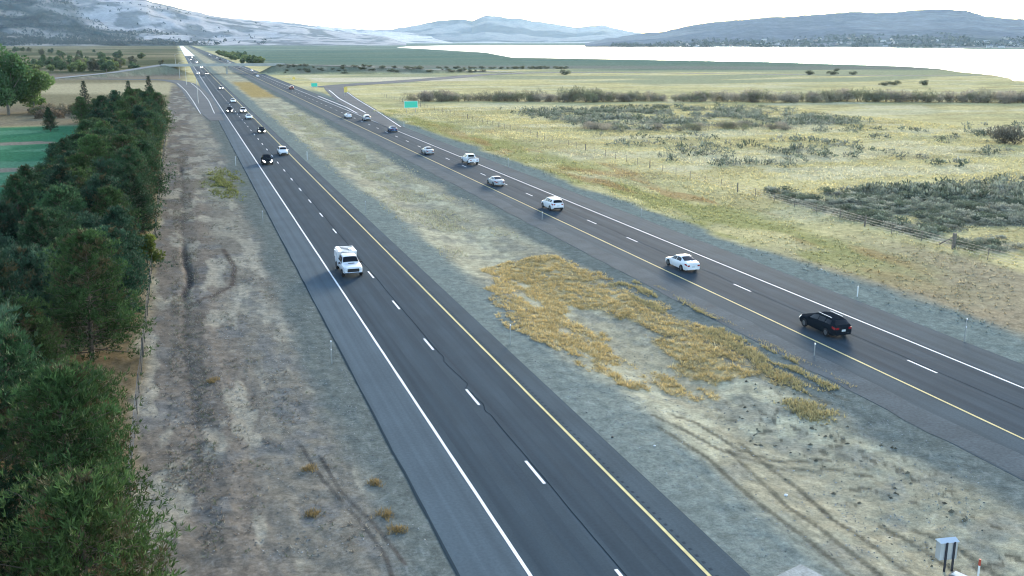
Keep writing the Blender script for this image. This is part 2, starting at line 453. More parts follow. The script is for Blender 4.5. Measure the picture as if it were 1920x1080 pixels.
# ------------------------------------------------------------------ lake
M_water = mat('lake_water', (0.10, 0.13, 0.14), rough=0.30, spec=1.0, metal=0.0, bump=(0.05, 0.6, 3.0))
bm = bmesh.new()
bm.faces.new([bm.verts.new((x, y, 0.06)) for x, y in LAKE])
bmesh.ops.triangulate(bm, faces=bm.faces)
bm.normal_update()
for f in bm.faces:
    if f.normal.z < 0: f.normal_flip()
me = bpy.data.meshes.new('lake'); bm.to_mesh(me); bm.free(); me.materials.append(M_water)
tag(link(bpy.data.objects.new('lake', me)), kind='structure')
for pts in ([(470, 1310), (560, 1225), (690, 1180), (640, 1270), (540, 1330)], [(640, 2000), (900, 1900), (1080, 1980), (880, 2080)], [(1300, 1500), (1560, 1330), (1640, 1400), (1420, 1540)]):
    bm = bmesh.new()
    c0 = np.mean(pts, 0)
    ring = [bm.verts.new((x, y, 0.03)) for x, y in pts]
    top = [bm.verts.new((c0[0] + (x - c0[0]) * 0.8, c0[1] + (y - c0[1]) * 0.8, 0.5)) for x, y in pts]
    for i in range(len(pts)):
        j = (i + 1) % len(pts); bm.faces.new((ring[i], ring[j], top[j], top[i]))
    bm.faces.new(top)
    bmesh.ops.recalc_face_normals(bm, faces=bm.faces)
    me = bpy.data.meshes.new('sandbar'); bm.to_mesh(me); bm.free()
    me.materials.append(mat('sandbar', (0.14, 0.15, 0.11), 0.9, nscale=0.05))
    tag(link(bpy.data.objects.new('sandbar', me)), kind='structure')

# ------------------------------------------------------------------ hills
def hill(name, ridge, base_r, ridge_r, colfn, seed, rough=1.0, jag=0.04, lean=1.25, nA=420, nR=70):
    a0, a1 = ridge[0][0], ridge[-1][0]
    A1 = np.linspace(a0, a1, nA)
    el = np.interp(A1, [p[0] for p in ridge], [p[1] for p in ridge])
    rr_ = np.interp(A1, [p[0] for p in ridge], [p[2] if len(p) > 2 else ridge_r for p in ridge])
    el = el + (fbm(A1 * 3, A1 * 0, seed + 1, 4) - 0.5) * jag * 2
    H = np.tan(np.radians(el)) * rr_ + CAM_H
    fade = np.clip(np.minimum(A1 - a0, a1 - A1) / 1.2, 0, 1)
    H = np.maximum(H * np.where(fade < 1, 0.15 + 0.85 * fade, 1), 1)
    T = np.concatenate([np.linspace(0, 1, nR), np.linspace(1.03, 2.0, 16)])
    TT, AA = np.meshgrid(T, A1, indexing='ij')
    rad = base_r + (rr_[None, :] - base_r) * TT
    X = rad * np.sin(np.radians(AA)); Y = rad * np.cos(np.radians(AA))
    sc = (ridge_r - base_r) / 3.2
    rav = fbm(X / sc, Y / sc, seed, 5)
    rid = 1 - np.abs(2 * fbm(X / sc * 1.3, Y / sc * 1.3, seed + 5, 4) - 1)
    up = np.clip(TT, 0, 1)
    prof = up ** lean
    h = H[None, :] * (prof + rough * (0.55 * (rav - 0.62) + 0.30 * (rid - 0.85)) * 4 * prof * (1 - up) ** 0.8)
    h = np.where(TT > 1, H[None, :] * (1 - 0.75 * (TT - 1)) * (1 - 0.12 * sm(1, 1.2, TT) * (1 - rav)), h)
    h = h - 4 * (1 - sm(0, 0.05, TT)) + 0.5 * sm(0, .05, TT)
    c = colfn(X, Y, h, TT, AA, rav, rid)
    n, m_ = X.shape
    idx = np.arange(n * m_).reshape(n, m_)
    F = np.stack([idx[:-1, :-1], idx[:-1, 1:], idx[1:, 1:], idx[1:, :-1]], -1).reshape(-1, 4)[:, ::-1]
    o = npobj(name, np.stack([X, Y, h], -1).reshape(-1, 3), F, M_hill, col=c.reshape(-1, 3), smooth=True)
    tag(o, kind='structure')
    return X, Y, h

M_hill = mat('hillside', attr='Col', rough=1.0, spec=0.0, nscale=(0.012, 0.05), namt=0.15)

def forest_mask(X, Y, T, AA):
    n = fbm(X / 500, Y / 500, 81, 5)
    return sm(0.46, 0.56, 0.62 * n + 0.56 * (1 - sm(-6.5, 3.6, AA + 8 * (T - 0.22))))

def col_left(X, Y, h, T, AA, rav, rid):
    c = np.empty(X.shape + (3,)); c[:] = (0.40, 0.38, 0.375)
    n = fbm(X / 500, Y / 500, 81, 5); n2 = fbm(X / 120, Y / 120, 82, 4)
    forest = forest_mask(X, Y, T, AA)
    c = mixc(c, np.array((0.012, 0.032, 0.036)), forest * (0.78 + 0.3 * sm(0.35, 0.6, n2)))
    c = mixc(c, np.array((0.10, 0.115, 0.12)), sm(0.50, 0.60, n2) * (1 - forest) * 0.8)
    c = mixc(c, np.array((0.42, 0.38, 0.34)), sm(0.10, 0.0, np.abs(fbm(X / 700, Y / 500, 83, 3) - 0.5)) ** 3 * forest * 0.6)
    return c
def col_pale(X, Y, h, T, AA, rav, rid):
    c = np.empty(X.shape + (3,)); c[:] = (0.52, 0.50, 0.50)
    c = mixc(c, np.array((0.15, 0.16, 0.17)), sm(0.5, 0.64, fbm(X / 260, Y / 260, 84, 5)) * 0.8)
    return c
def col_mid(X, Y, h, T, AA, rav, rid):
    c = np.empty(X.shape + (3,)); c[:] = (0.25, 0.255, 0.265)
    c = mixc(c, np.array((0.085, 0.105, 0.13)), sm(0.45, 0.6, fbm(X / 700, Y / 700, 85, 5)))
    c = mixc(c, np.array((0.62, 0.60, 0.58)), (1 - sm(0.02, 0.10, T)) * 0.9)
    c = mixc(c, np.array((0.08, 0.10, 0.11)), sm(0.06, 0.10, T) * (1 - sm(0.14, 0.24, T)) * sm(0.42, 0.55, fbm(X / 400, Y / 150, 86, 3)))
    return c
def col_right(X, Y, h, T, AA, rav, rid):
    c = np.empty(X.shape + (3,)); c[:] = (0.16, 0.178, 0.20)
    c = mixc(c, np.array((0.115, 0.135, 0.165)), sm(0.45, 0.6, fbm(X / 420, Y / 420, 87, 5)))
    town = (1 - sm(0.20, 0.36, T + 0.10 * (fbm(X / 200, Y / 200, 88, 3) - 0.5)))
    c = mixc(c, np.array((0.06, 0.085, 0.08)), town * sm(0.38, 0.5, fbm(X / 60, Y / 60, 89, 4)) * 0.85)
    c = mixc(c, np.array((0.40, 0.36, 0.30)), (1 - sm(0.03, 0.06, T)) * 0.8)
    return c

hill('mountain', [(-40, 2.6), (-30, 3.4), (-22, 3.8), (-14.7, 3.49), (-10.9, 3.26), (-8.1, 2.84), (-5.7, 2.64), (-3.25, 2.29), (-1.44, 2.045), (0.13, 1.68), (1.34, 1.42), (2.56, 1.15), (4.24, 1.0), (6.5, 0.74), (8.24, 0.5), (10.6, 0.25), (12.4, 0.08)], 4300, 6800, col_left, 101, rough=0.9)
hill('mountain', [(-2, 0.6), (-0.7, 0.96), (1.46, 1.2), (3.12, 1.15), (4.24, 1.07), (5.94, 0.94), (6.79, 0.83), (8.24, 0.69), (9.41, 0.63), (10.58, 0.55), (11.77, 0.49), (13.5, 0.3), (15, 0.1)], 7300, 9300, col_pale, 111, rough=0.8)
hill('mountain', [(4, 0.1), (6.5, 0.3), (8.8, 0.42), (10.6, 0.54), (11.77, 0.609), (13.26, 0.871), (14.16, 1.046), (15.66, 1.134), (16.11, 1.048), (16.86, 1.338), (17.46, 1.309), (18.36, 1.165), (18.81, 1.194), (19.57, 1.019), (20.17, 0.961), (21.07, 0.845), (21.97, 0.67), (22.72, 0.756), (23.46, 0.813), (24.06, 0.668), (24.66, 0.551), (25.41, 0.41), (26.45, 0.35), (28.5, 0.26), (31, 0.1)], 8200, 11000, col_mid, 121, rough=0.8, jag=0.03)
hill('mountain', [(22.5, 0.02, 5600), (24.1, 0.12, 5600), (25.26, 0.29, 5600), (26, 0.405, 5600), (26.74, 0.434), (27.61, 0.634), (28.77, 0.86), (29.93, 0.999), (31.35, 1.107), (32.48, 1.214), (33.6, 1.235), (35.8, 1.387), (36.88, 1.461), (38.22, 1.395), (40.05, 1.512), (41.58, 1.548), (42.34, 1.46), (43.36, 1.16), (44.6, 1.045), (46.98, 0.895), (51.37, 1.098), (58, 1.0), (70, 0.9), (85, 0.7)], 3300, 5200, col_right, 131, rough=0.55, jag=0.035, nA=620)

# ------------------------------------------------------------------ highway
M_asph = mat('asphalt', (0.046, 0.068, 0.084), 0.9, nscale=(0.25, 9.0), namt=0.10, bump=(14, 0.3, 0.0015), spec=0.02)
M_shol = mat('shoulder_asphalt', (0.080, 0.110, 0.130), 0.9, nscale=(0.2, 6.0), namt=0.08, bump=(14, 0.3, 0.0015), spec=0.02)
M_asph2 = mat('worn_asphalt', (0.060, 0.085, 0.100), 0.9, nscale=(0.25, 8.0), namt=0.11, bump=(14, 0.3, 0.0015), spec=0.02)
M_wheel = mat('wheel_path_asphalt', (0.040, 0.061, 0.077), 0.9, nscale=(0.15, 6.0), namt=0.07, spec=0.02)
M_white = mat('white_paint', (0.78, 0.79, 0.78), 0.8, nscale=(3.0,), namt=0.08, spec=0.1)
M_yel = mat('yellow_paint', (0.62, 0.54, 0.26), 0.8, nscale=(2.5,), namt=0.12, spec=0.05)
M_seal = mat('crack_sealant', (0.022, 0.033, 0.042), 0.9, spec=0.0)
M_groove = mat('groove_dark', (0.045, 0.060, 0.072), 0.95, spec=0.0)
M_glare = mat('far_road_glare', (0.34, 0.35, 0.35), 0.35, nscale=(0.3,), namt=0.08)  # pale colour stands in for sky glare on the far road

def streak(m, amt=0.16, sx=1.6, sy=0.02):
    t = m.node_tree; b = t.nodes['Principled BSDF']
    src = b.inputs['Base Color'].links[0].from_socket
    tc = t.nodes.new('ShaderNodeTexCoord'); mp = t.nodes.new('ShaderNodeMapping'); mp.inputs['Scale'].default_value = (sx, sy, 1)
    nz = t.nodes.new('ShaderNodeTexNoise'); nz.inputs['Scale'].default_value = 1.0; nz.inputs['Detail'].default_value = 5
    mr = t.nodes.new('ShaderNodeMapRange'); mr.inputs[1].default_value = 0.3; mr.inputs[2].default_value = 0.7
    mr.inputs[3].default_value = 1 - amt; mr.inputs[4].default_value = 1 + amt
    mx = t.nodes.new('ShaderNodeVectorMath'); mx.operation = 'MULTIPLY'
    t.links.new(tc.outputs['Object'], mp.inputs[0]); t.links.new(mp.outputs[0], nz.inputs['Vector']); t.links.new(nz.outputs['Fac'], mr.inputs[0])
    t.links.new(src, mx.inputs[0]); t.links.new(mr.outputs[0], mx.inputs[1]); t.links.new(mx.outputs[0], b.inputs['Base Color'])
for m_ in (M_asph, M_asph2, M_shol, M_wheel): streak(m_)

def road_y():
    return np.concatenate([np.arange(-40, 400, 8.0), np.arange(400, 1700, 25.0), np.arange(1700, 4201, 100.0)])

def strip(name, xl, xr, z, m, parent=None, ys=None, wob=0.0, seed=0, thick=0.0):
    ys = road_y() if ys is None else ys
    xl = np.full(len(ys), xl) if np.isscalar(xl) else xl
    xr = np.full(len(ys), xr) if np.isscalar(xr) else xr
    if wob:
        xl = xl + (fbm(ys / 3.0, ys * 0, seed, 3) - 0.5) * wob; xr = xr + (fbm(ys / 3.0, ys * 0 + 9, seed + 3, 3) - 0.5) * wob
    n = len(ys)
    V = np.concatenate([np.stack([xl, ys, np.full(n, z)], 1), np.stack([xr, ys, np.full(n, z)], 1)])
    i = np.arange(n - 1)
    F = np.stack([i, i + n, i + n + 1, i + 1], 1)
    if thick:
        V = np.concatenate([V, V - np.array([0, 0, thick])])
        F = np.concatenate([F, np.stack([i + 1, i + 1 + 2 * n, i + 2 * n, i], 1), np.stack([i + n, i + 3 * n, i + 1 + 3 * n, i + 1 + n], 1)])
    return npobj(name, V, F, m, parent)

def highway(x0, x1, rough_mat):
    h = strip('highway', x0, x1, 0.0, rough_mat, thick=0.3)
    tag(h, kind='structure')
    return h

def make_marks(hw, edges, dash_x, dash0, ymax_ind, line_w=0.17):
    for x, m in edges:
        strip('edge_line', x - line_w / 2, x + line_w / 2, 0.012, m, hw, ys=np.concatenate([np.arange(-40, 200, 1.2), np.arange(200, 1400, 20.0)]), wob=0.03, seed=int(x * 10))
    mb = MB()
    mb.add([(-0.085, 0, 0), (0.085, 0, 0), (0.085, 3.05, 0), (-0.085, 3.05, 0)], [(0, 1, 2, 3)])
    first = mb.build('lane_dash', M_white, hw)
    far = MB()
    y = dash0
    k = 0
    while y < 1400:
        if y < ymax_ind:
            o = first if k == 0 else first.copy()
            if k: COL.objects.link(o); o.parent = hw
            o.location = (dash_x, y, 0.012)
            k += 1
        else:
            far.add([(dash_x - .085, y, .012), (dash_x + .085, y, .012), (dash_x + .085, y + 3.05, .012), (dash_x - .085, y + 3.05, .012)], [(0, 1, 2, 3)])
        y += 12.14
    tag(far.build('lane_dash_far', M_white, hw), kind='stuff')

hw1 = highway(LX0, LX1, M_asph)
strip('paved_shoulder', LX0 + 0.02, 12.78, 0.004, M_shol, hw1, wob=0.05, seed=3)
strip('paved_shoulder', 20.45, LX1 - 0.02, 0.004, M_asph2, hw1, wob=0.05, seed=5)
for x in (13.85, 15.65, 17.55, 19.3):
    strip('wheel_path', x - 0.42, x + 0.42, 0.004, M_wheel, hw1, ys=np.arange(-40, 600, 4.0), wob=0.25, seed=int(x * 7))
strip('edge_joint', LX0 - 0.07, LX0 + 0.06, 0.006, mat('edge_joint', (0.036, 0.052, 0.062), 0.95, spec=0.0), hw1, ys=np.arange(-40, 420, 1.5), wob=0.12, seed=21)
make_marks(hw1, [(12.88, M_white), (20.3, M_yel)], 16.63, -16.0 - 0.05, 330)
# seal over the centre joint: straight, then wandering where the joint has cracked
ys = np.arange(-10, 330, 0.5)
wand = np.where((ys > 55) & (ys < 68), (fbm(ys / 1.3, ys * 0, 77, 3) - 0.5) * 0.6, (fbm(ys / 4, ys * 0, 78, 2) - 0.5) * 0.12)
wand = wand * 1.0
strip('joint_seal', 16.83 + wand, 16.89 + wand, 0.008, M_seal, hw1, ys=ys)
# rumble strip: low dark blocks in place of ground grooves, beside the yellow line
g = MB()
for y in np.arange(20, 190, 0.62):
    g.box((20.62, y, 0.005), (0.15, 0.20, 0.008))
tag(g.build('rumble_strip', M_groove, hw1), kind='stuff')

hw2 = highway(RX0, RX1, M_asph2)
strip('lane_surface', 45.2, 52.75, 0.004, M_asph, hw2, wob=0.05, seed=13)
strip('paved_shoulder', RX0 + 0.02, 43.3, 0.005, mat('gravelly_asphalt', (0.078, 0.100, 0.112), 0.9, spec=0.02, nscale=(0.4, 5.0), namt=0.18), hw2, wob=0.9, seed=15, ys=np.arange(-40, 900, 2.0))
for x in (46.4, 48.2, 49.9, 51.7):
    strip('wheel_path', x - 0.42, x + 0.42, 0.008, M_wheel, hw2, ys=np.arange(-40, 600, 4.0), wob=0.25, seed=int(x * 7))
make_marks(hw2, [(45.35, M_yel), (52.25, M_white)], 48.92, 4.0 + 0.05, 330)
ys = np.arange(-10, 330, 1.0)
wand = (fbm(ys / 3, ys * 0, 79, 3) - 0.5) * 0.2
strip('joint_seal', 49.12 + wand, 49.17 + wand, 0.012, M_seal, hw2, ys=ys)
# pale glossy strip: sky glare painted on the oncoming carriageway beyond the interchange
o = strip('glare_strip', 10.5, 24.5, 0.02, M_glare, None, ys=np.arange(1550, 4200, 60.0)); tag(o, kind='structure')

def ribbon(name, pts, half, z, m, parent=None, follow=False, n=60):
    pts = np.array(pts, float)
    d = np.concatenate([[0], np.cumsum(np.hypot(*np.diff(pts[:, :2], axis=0).T))])
    t = np.linspace(0, d[-1], n)
    # smooth by Catmull-like resampling
    P = np.stack([np.interp(t, d, pts[:, k]) for k in range(pts.shape[1])], 1)
    for _ in range(6):
        P[1:-1] = 0.25 * P[:-2] + 0.5 * P[1:-1] + 0.25 * P[2:]
    T = np.gradient(P[:, :2], axis=0); T /= np.linalg.norm(T, axis=1, keepdims=True)
    N_ = np.stack([-T[:, 1], T[:, 0]], 1)
    hf = np.interp(t, d, half) if not np.isscalar(half) else np.full(n, half)
    zz = (P[:, 2] if P.shape[1] > 2 else 0) + z
    L = np.concatenate([P[:, :2] + N_ * hf[:, None], np.zeros((n, 1))], 1); L[:, 2] = zz
    Rr = np.concatenate([P[:, :2] - N_ * hf[:, None], np.zeros((n, 1))], 1); Rr[:, 2] = zz
    V = np.concatenate([Rr, L]); i = np.arange(n - 1)
    return npobj(name, V, np.stack([i, i + n, i + n + 1, i + 1], 1)[:, ::-1], m, parent)

M_ramp = mat('ramp_asphalt', (0.115, 0.125, 0.13), 0.95, spec=0.02, nscale=(0.1,), namt=0.12)
ramp = tag(ribbon('exit_ramp', [(54.0, 260), (57.0, 320), (62.5, 400), (68, 460), (73, 505), (86, 530)], [2.0, 4.2, 4.6, 4.6, 5, 5], 0.05, M_ramp), kind='structure')
ribbon('edge_line', [(56.0, 318), (60.0, 400), (63.5, 440), (66, 470)], 0.2, 0.06, M_white, ramp)
ribbon('edge_line', [(55.5, 262), (60.5, 320), (66.5, 400), (72, 460)], 0.13, 0.062, M_white, ramp)
ribbon('edge_line', [(53.0, 316), (54.2, 345), (54.4, 420)], 0.2, 0.064, M_white, ramp)
srd = tag(ribbon('side_road', [(66, 500), (79, 518), (96, 533), (122, 561), (158, 600), (192, 648), (240, 676), (290, 670), (420, 560), (600, 470)], [6, 8, 9, 9, 9, 8, 7, 5, 4, 4], 0.04, M_ramp, n=90), kind='structure')
tag(ribbon('entry_ramp', [(9.5, 300), (8.0, 365), (7.0, 430), (5.5, 500), (2.5, 570), (-6, 622), (-41, 645), (-80, 666), (-160, 690)], [2.0, 4, 5, 5, 5, 5, 5, 5, 5], 0.05, M_ramp, n=90), kind='structure')
er = bpy.data.objects['entry_ramp']
ribbon('edge_line', [(9.8, 330), (10.2, 400), (9.0, 480), (6.0, 570)], 0.09, 0.06, M_white, er)
ribbon('edge_line', [(5.6, 330), (4.4, 400), (2.6, 480), (-1.0, 570)], 0.09, 0.06, M_white, er)

# ------------------------------------------------------------------ overpass
M_deck = mat('bridge_concrete', (0.38, 0.38, 0.35), 0.8, nscale=(0.3,), namt=0.12)
M_deckroad = mat('bridge_road', (0.125, 0.135, 0.135), 0.8, nscale=(0.2,), namt=0.1)
op = tag(empty('overpass_bridge', (31.7, 721, 0)), 'low two-span concrete overpass carrying the crossroad over both carriageways', 'bridge')
def opart(name, mb, m): return mb.build(name, m, op)
opart('deck', MB().box((-1.7, 0, 5.75), (82, 9.6, 0.9)), M_deck)
opart('roadway', MB().box((-1.7, 0, 6.23), (82, 8.6, 0.06)), M_deckroad)
for s in (-1, 1):
    opart('parapet', MB().box((-1.7, s * 4.6, 6.55), (82, 0.28, 0.72)), M_deck)
opart('pier_cap', MB().box((0, 0, 4.95), (1.3, 8.8, 0.7)), M_deck)
for y in (-3, 0, 3):
    opart('pier_column', MB().tube((0, y, -0.3), (0, y, 4.62), 0.55, n=12), M_deck)
for s, x in ((-1, -40.5), (1, 37.5)):
    opart('abutment', MB().box((x, 0, 3.6), (1.4, 10.2, 3.4)), M_deck)
for ln in (WEST, EAST):
    tag(ribbon('crossroad', [tuple(p) for p in ln], 4.2, 0.08, M_deckroad, n=40), kind='structure')
# slope paving under the span ends
for s, x in ((-1, -39.5), (1, 36.5)):
    a = (x, x - s * 11.0)
    opart('slope_paving', MB().add([(a[0], -5.5, 5.6), (a[0], 5.5, 5.6), (a[1], 5.5, 0.05), (a[1], -5.5, 0.05), (a[0], -5.5, 5.2), (a[0], 5.5, 5.2), (a[1], 5.5, -0.4), (a[1], -5.5, -0.4)],
          [(0, 1, 2, 3), (7, 6, 5, 4), (0, 3, 7, 4), (1, 5, 6, 2), (3, 2, 6, 7), (0, 4, 5, 1)]), mat('slope_paving', (0.42, 0.41, 0.37), 0.9, nscale=(0.6,), namt=0.15))

# ------------------------------------------------------------------ vegetation prototypes
M_bark = mat('bark', (0.13, 0.10, 0.075), 0.95, nscale=(3.0,), namt=0.3)
M_greybark = mat('grey_bark', (0.20, 0.18, 0.15), 0.95, nscale=(3.0,), namt=0.3)
M_pine = mat('pine_needles', attr='Col', rough=0.75, spec=0.2, rand=0.28, upn=0.25, transl=0.12)
M_leaf = mat('broad_leaves', attr='Col', rough=0.7, spec=0.25, rand=0.18, upn=0.6, transl=0.3)
M_dry = mat('dry_grass', attr='Col', rough=0.9, spec=0.1, upn=1.2, transl=0.3)
M_sage = mat('sage_leaves', attr='Col', rough=0.85, spec=0.1, rand=0.22, upn=0.7, transl=0.25)

def tubes_np(segs):
    mb = MB()
    for a, b, r0, r1, n in segs: mb.tube(a, b, r0, r1, n, caps=False)
    return mb

def pine_meshes(h, Rm, seed, n_limb=120, n_sprig=14, blade=4, cone=0.8, tint=(0.030, 0.062, 0.030), dead=0.0, lw=(0.30, 0.045), zlo=0.06):
    r = np.random.default_rng(seed)
    mb = MB(); P = []; D = []; C = []
    lean = r.normal(0, 0.02, 2)
    def axis(z): return np.array([lean[0] * z, lean[1] * z, z])
    for k in range(7):
        z0, z1 = h * k / 7.5, h * (k + 1) / 7.5
        mb.tube(axis(z0 - (0.4 if k == 0 else 0)), axis(z1), 0.02 * h * (1 - k / 8) + 0.03, 0.02 * h * (1 - (k + 1) / 8) + 0.03, 7, caps=False)
    lob = r.uniform(0, 6.28, 5)
    for i in range(n_limb):
        u = (i + r.uniform(0, 1)) / n_limb
        z = h * (zlo + (1 - zlo) * u ** 0.9)
        a = i * 2.399 + r.normal(0, 0.4)
        prof = ((1 - u) ** cone) * min(1, 0.75 + u * 2.2)
        L = Rm * prof * r.uniform(0.65, 1.2) * (1 + 0.22 * math.sin(a * 2 + lob[int(u * 4.9)])) + 0.22
        rise = r.uniform(-0.05, 0.45) + 0.35 * u
        d = np.array([math.cos(a), math.sin(a), rise])
        b = axis(z); e = b + d * L
        e[2] -= 0.06 * L * L * (1 - u) * 0.5
        mb.tube(b, e, 0.045 * (1 - u) + 0.015, 0.008, 3, caps=False)
        ns = max(4, int(n_sprig * (0.4 + L / Rm)))
        t = r.uniform(0.22, 1.0, ns) ** 0.75
        q = b + (e - b) * t[:, None] + r.normal(0, 0.11 + 0.07 * L, (ns, 3)) * np.array([1, 1, 0.75])
        q = np.repeat(q, blade + 3, 0)
        dd = norm(d * 0.45 + np.array([0, 0, 0.95]) + r.normal(0, 0.62, q.shape))
        P.append(q); D.append(dd)
        base = np.array(tint) * r.uniform(0.75, 1.3)
        if r.random() < 0.10: base = np.array((0.075, 0.065, 0.03))
        if r.random() < dead: base = np.array((0.15, 0.10, 0.045))
        core_shade = (0.45 + 0.85 * np.repeat(t, blade + 3) ** 1.5)[:, None]  # inner shade and tip highlights of the crown put into needle colour
        C.append(base * core_shade * r.uniform(0.75, 1.3, (len(q), 1)))
    P = np.concatenate(P); D = np.concatenate(D); C = np.concatenate(C)
    V, F = cards(P, D, r.uniform(lw[0] * 0.7, lw[0] * 1.35, len(P)), r.uniform(lw[1] * 0.7, lw[1] * 1.4, len(P)), r)
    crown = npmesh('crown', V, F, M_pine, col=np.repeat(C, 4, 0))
    tr = bpy.data.meshes.new('trunk'); tr.from_pydata([tuple(p) for p in mb.v], [], mb.f); tr.materials.append(M_bark)
    return tr, crown

def leafy_meshes(h, Rx, Rz, zc, seed, n=5200, leaf=(0.30, 0.22), tint=(0.055, 0.095, 0.03), nl=26, trunk_r=0.28, mt=None, up=0.2, base_z=None):
    r = np.random.default_rng(seed)
    mb = MB()
    fork = zc - Rz * 0.75
    mb.tube((0, 0, -0.4), (0.05, 0.02, max(0.3, fork)), trunk_r, trunk_r * 0.75, 8, caps=False)
    # clump centres fill an uneven ellipsoid
    cl = []
    while len(cl) < nl:
        p = r.normal(0, 0.62, 3)
        if np.linalg.norm(p) < 1.05 and p[2] > -0.9: cl.append(p * np.array([Rx, Rx, Rz]) + np.array([0, 0, zc]))
    cl = np.array(cl)
    for c in cl:
        m = np.array([0.05, 0.02, max(0.3, fork)]); k = c - m
        mid = m + k * 0.5 + r.normal(0, 0.08, 3) * Rx
        mb.tube(m, mid, trunk_r * 0.4, trunk_r * 0.22, 4, caps=False); mb.tube(mid, c, trunk_r * 0.22, trunk_r * 0.06, 4, caps=False)
    which = r.integers(0, nl, n)
    cr = r.uniform(0.22, 0.42, nl)[which]
    off = norm(r.normal(size=(n, 3))) * (r.uniform(0.35, 1.0, n) ** 0.5)[:, None] * cr[:, None] * np.array([Rx, Rx, Rz * 0.8])
    P = cl[which] + off
    D = norm(norm(off) * 0.8 + r.normal(0, 0.7, (n, 3)) + np.array([0, 0, up]))
    C = np.array(tint) * r.uniform(0.7, 1.35, nl)[which][:, None] * r.uniform(0.75, 1.3, (n, 1))
    V, F = cards(P, D, r.uniform(leaf[0] * 0.7, leaf[0] * 1.3, n), r.uniform(leaf[1] * 0.7, leaf[1] * 1.3, n), r)
    crown = npmesh('crown', V, F, mt or M_leaf, col=np.repeat(C, 4, 0))
    tr = bpy.data.meshes.new('trunk'); tr.from_pydata([tuple(p) for p in mb.v], [], mb.f); tr.materials.append(M_greybark)
    return tr, crown

def bush_meshes(w_, h, seed, n=420, tint=(0.13, 0.15, 0.11), leaf=(0.24, 0.085), mt=None, stems=10, stem_col=None, fill=0.35, crown_name='foliage'):
    r = np.random.default_rng(seed)
    mb = MB()
    for k in range(stems):
        a = r.uniform(0, 6.28); d = r.uniform(0.2, 0.8) * w_ / 2
        mb.tube((math.cos(a) * 0.06, math.sin(a) * 0.06, -0.15), (math.cos(a) * d, math.sin(a) * d, h * r.uniform(0.5, 0.95)), 0.025, 0.008, 3, caps=False)
    nl = 9
    cl = np.stack([r.normal(0, 0.30, nl) * w_, r.normal(0, 0.30, nl) * w_, r.uniform(0.14, 0.72, nl) * h], 1)
    which = r.integers(0, nl, n)
    off = norm(r.normal(size=(n, 3))) * (r.uniform(0.3, 1, n) ** 0.6)[:, None] * np.array([w_ * fill * 0.72, w_ * fill * 0.72, h * 0.30])
    P = cl[which] + off; P[:, 2] = np.maximum(P[:, 2], 0.05)
    D = norm(norm(off) * 0.6 + np.array([0, 0, 0.8]) + r.normal(0, 0.5, (n, 3)))
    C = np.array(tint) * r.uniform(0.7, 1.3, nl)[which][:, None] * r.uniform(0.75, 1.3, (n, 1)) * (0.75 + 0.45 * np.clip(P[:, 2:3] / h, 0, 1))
    V, F = cards(P, D, r.uniform(leaf[0] * 0.7, leaf[0] * 1.3, n), r.uniform(leaf[1] * 0.7, leaf[1] * 1.3, n), r)
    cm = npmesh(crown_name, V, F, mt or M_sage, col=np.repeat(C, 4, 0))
    tr = bpy.data.meshes.new('stem'); tr.from_pydata([tuple(p) for p in mb.v], [], mb.f); tr.materials.append(M_bark)
    return tr, cm, (V, F, np.repeat(C, 4, 0))

def plant(name, meshes, loc, rz, s, label, cat, group=None, parts=('trunk', 'crown'), sz=None):
    o = empty(name, loc, rz)
    o.scale = (s, s, sz or s)
    tag(o, label, cat, group)
    for pn, me in zip(parts, meshes): link(bpy.data.objects.new(pn, me), o)
    return o

# ------------------------------------------------------------------ conifer belt on the left
PN = [pine_meshes(9.2, 3.5, 201, 170, 26, 4, 0.62, (0.046, 0.086, 0.026)),
      pine_meshes(8.4, 3.7, 202, 170, 26, 4, 0.52, (0.036, 0.076, 0.030)),
      pine_meshes(9.6, 3.0, 203, 170, 24, 4, 0.80, (0.030, 0.064, 0.027)),
      pine_meshes(7.4, 3.6, 204, 160, 26, 4, 0.46, (0.056, 0.092, 0.026), dead=0.05),
      pine_meshes(8.8, 3.3, 205, 170, 26, 4, 0.66, (0.027, 0.062, 0.033)),
      pine_meshes(6.4, 3.3, 206, 150, 28, 4, 0.42, (0.054, 0.102, 0.056))]
SPIRE = [pine_meshes(12.0, 2.3, 211, 130, 12, 4, 0.95, (0.020, 0.042, 0.024)), pine_meshes(11.0, 2.0, 212, 120, 12, 4, 1.0, (0.020, 0.045, 0.028))]
G_P = 'dark conifers in the belt along the wire fence'
rp = np.random.default_rng(5)
NEAR = [  # x, y, prototype, scale, label: the ones that can be told apart at the near end
    (-4.7, 35.6, 3, 0.95, 'olive green pine in the bottom corner, beside pale broken branches'),
    (-12.4, 36.5, 4, 0.95, 'shadowy blue green pine at the bottom left edge behind the nearest pines'),
    (-5.6, 43.0, 0, 0.98, 'bushy pine leaning over the dirt strip, second from the near end of the belt'),
    (-12.6, 46.5, 2, 0.92, 'dark pine at the left edge, behind the bushy pine at the near end'),
    (-6.4, 51.5, 3, 0.86, 'low yellowish green pine just inside the fence before the brown clearing'),
    (-12.4, 58.0, 5, 1.25, 'pale blue green bushy pine at the left edge beside the brown clearing'),
    (-9.8, 54.0, 1, 0.95, 'mid green pine filling the gap between the pale pine and the low yellowish one'),
    (-7.6, 74.5, 0, 1.02, 'tall olive pine on the far side of the brown clearing'),
    (-13.6, 74.0, 4, 1.00, 'very dark pine at the left edge above the pale blue green pine'),
    (-9.6, 41.0, 2, 0.95, 'dark pine directly behind the two nearest pines'),
    (-13.5, 66.0, 1, 1.02, 'green pine at the left edge just beyond the pale blue green one'),
    (-11.2, 69.0, 3, 0.80, 'low olive pine at the back of the brown clearing'),
    (-8.6, 30.0, 1, 0.92, 'nearest pine, cut off by the bottom edge of the picture'),
]
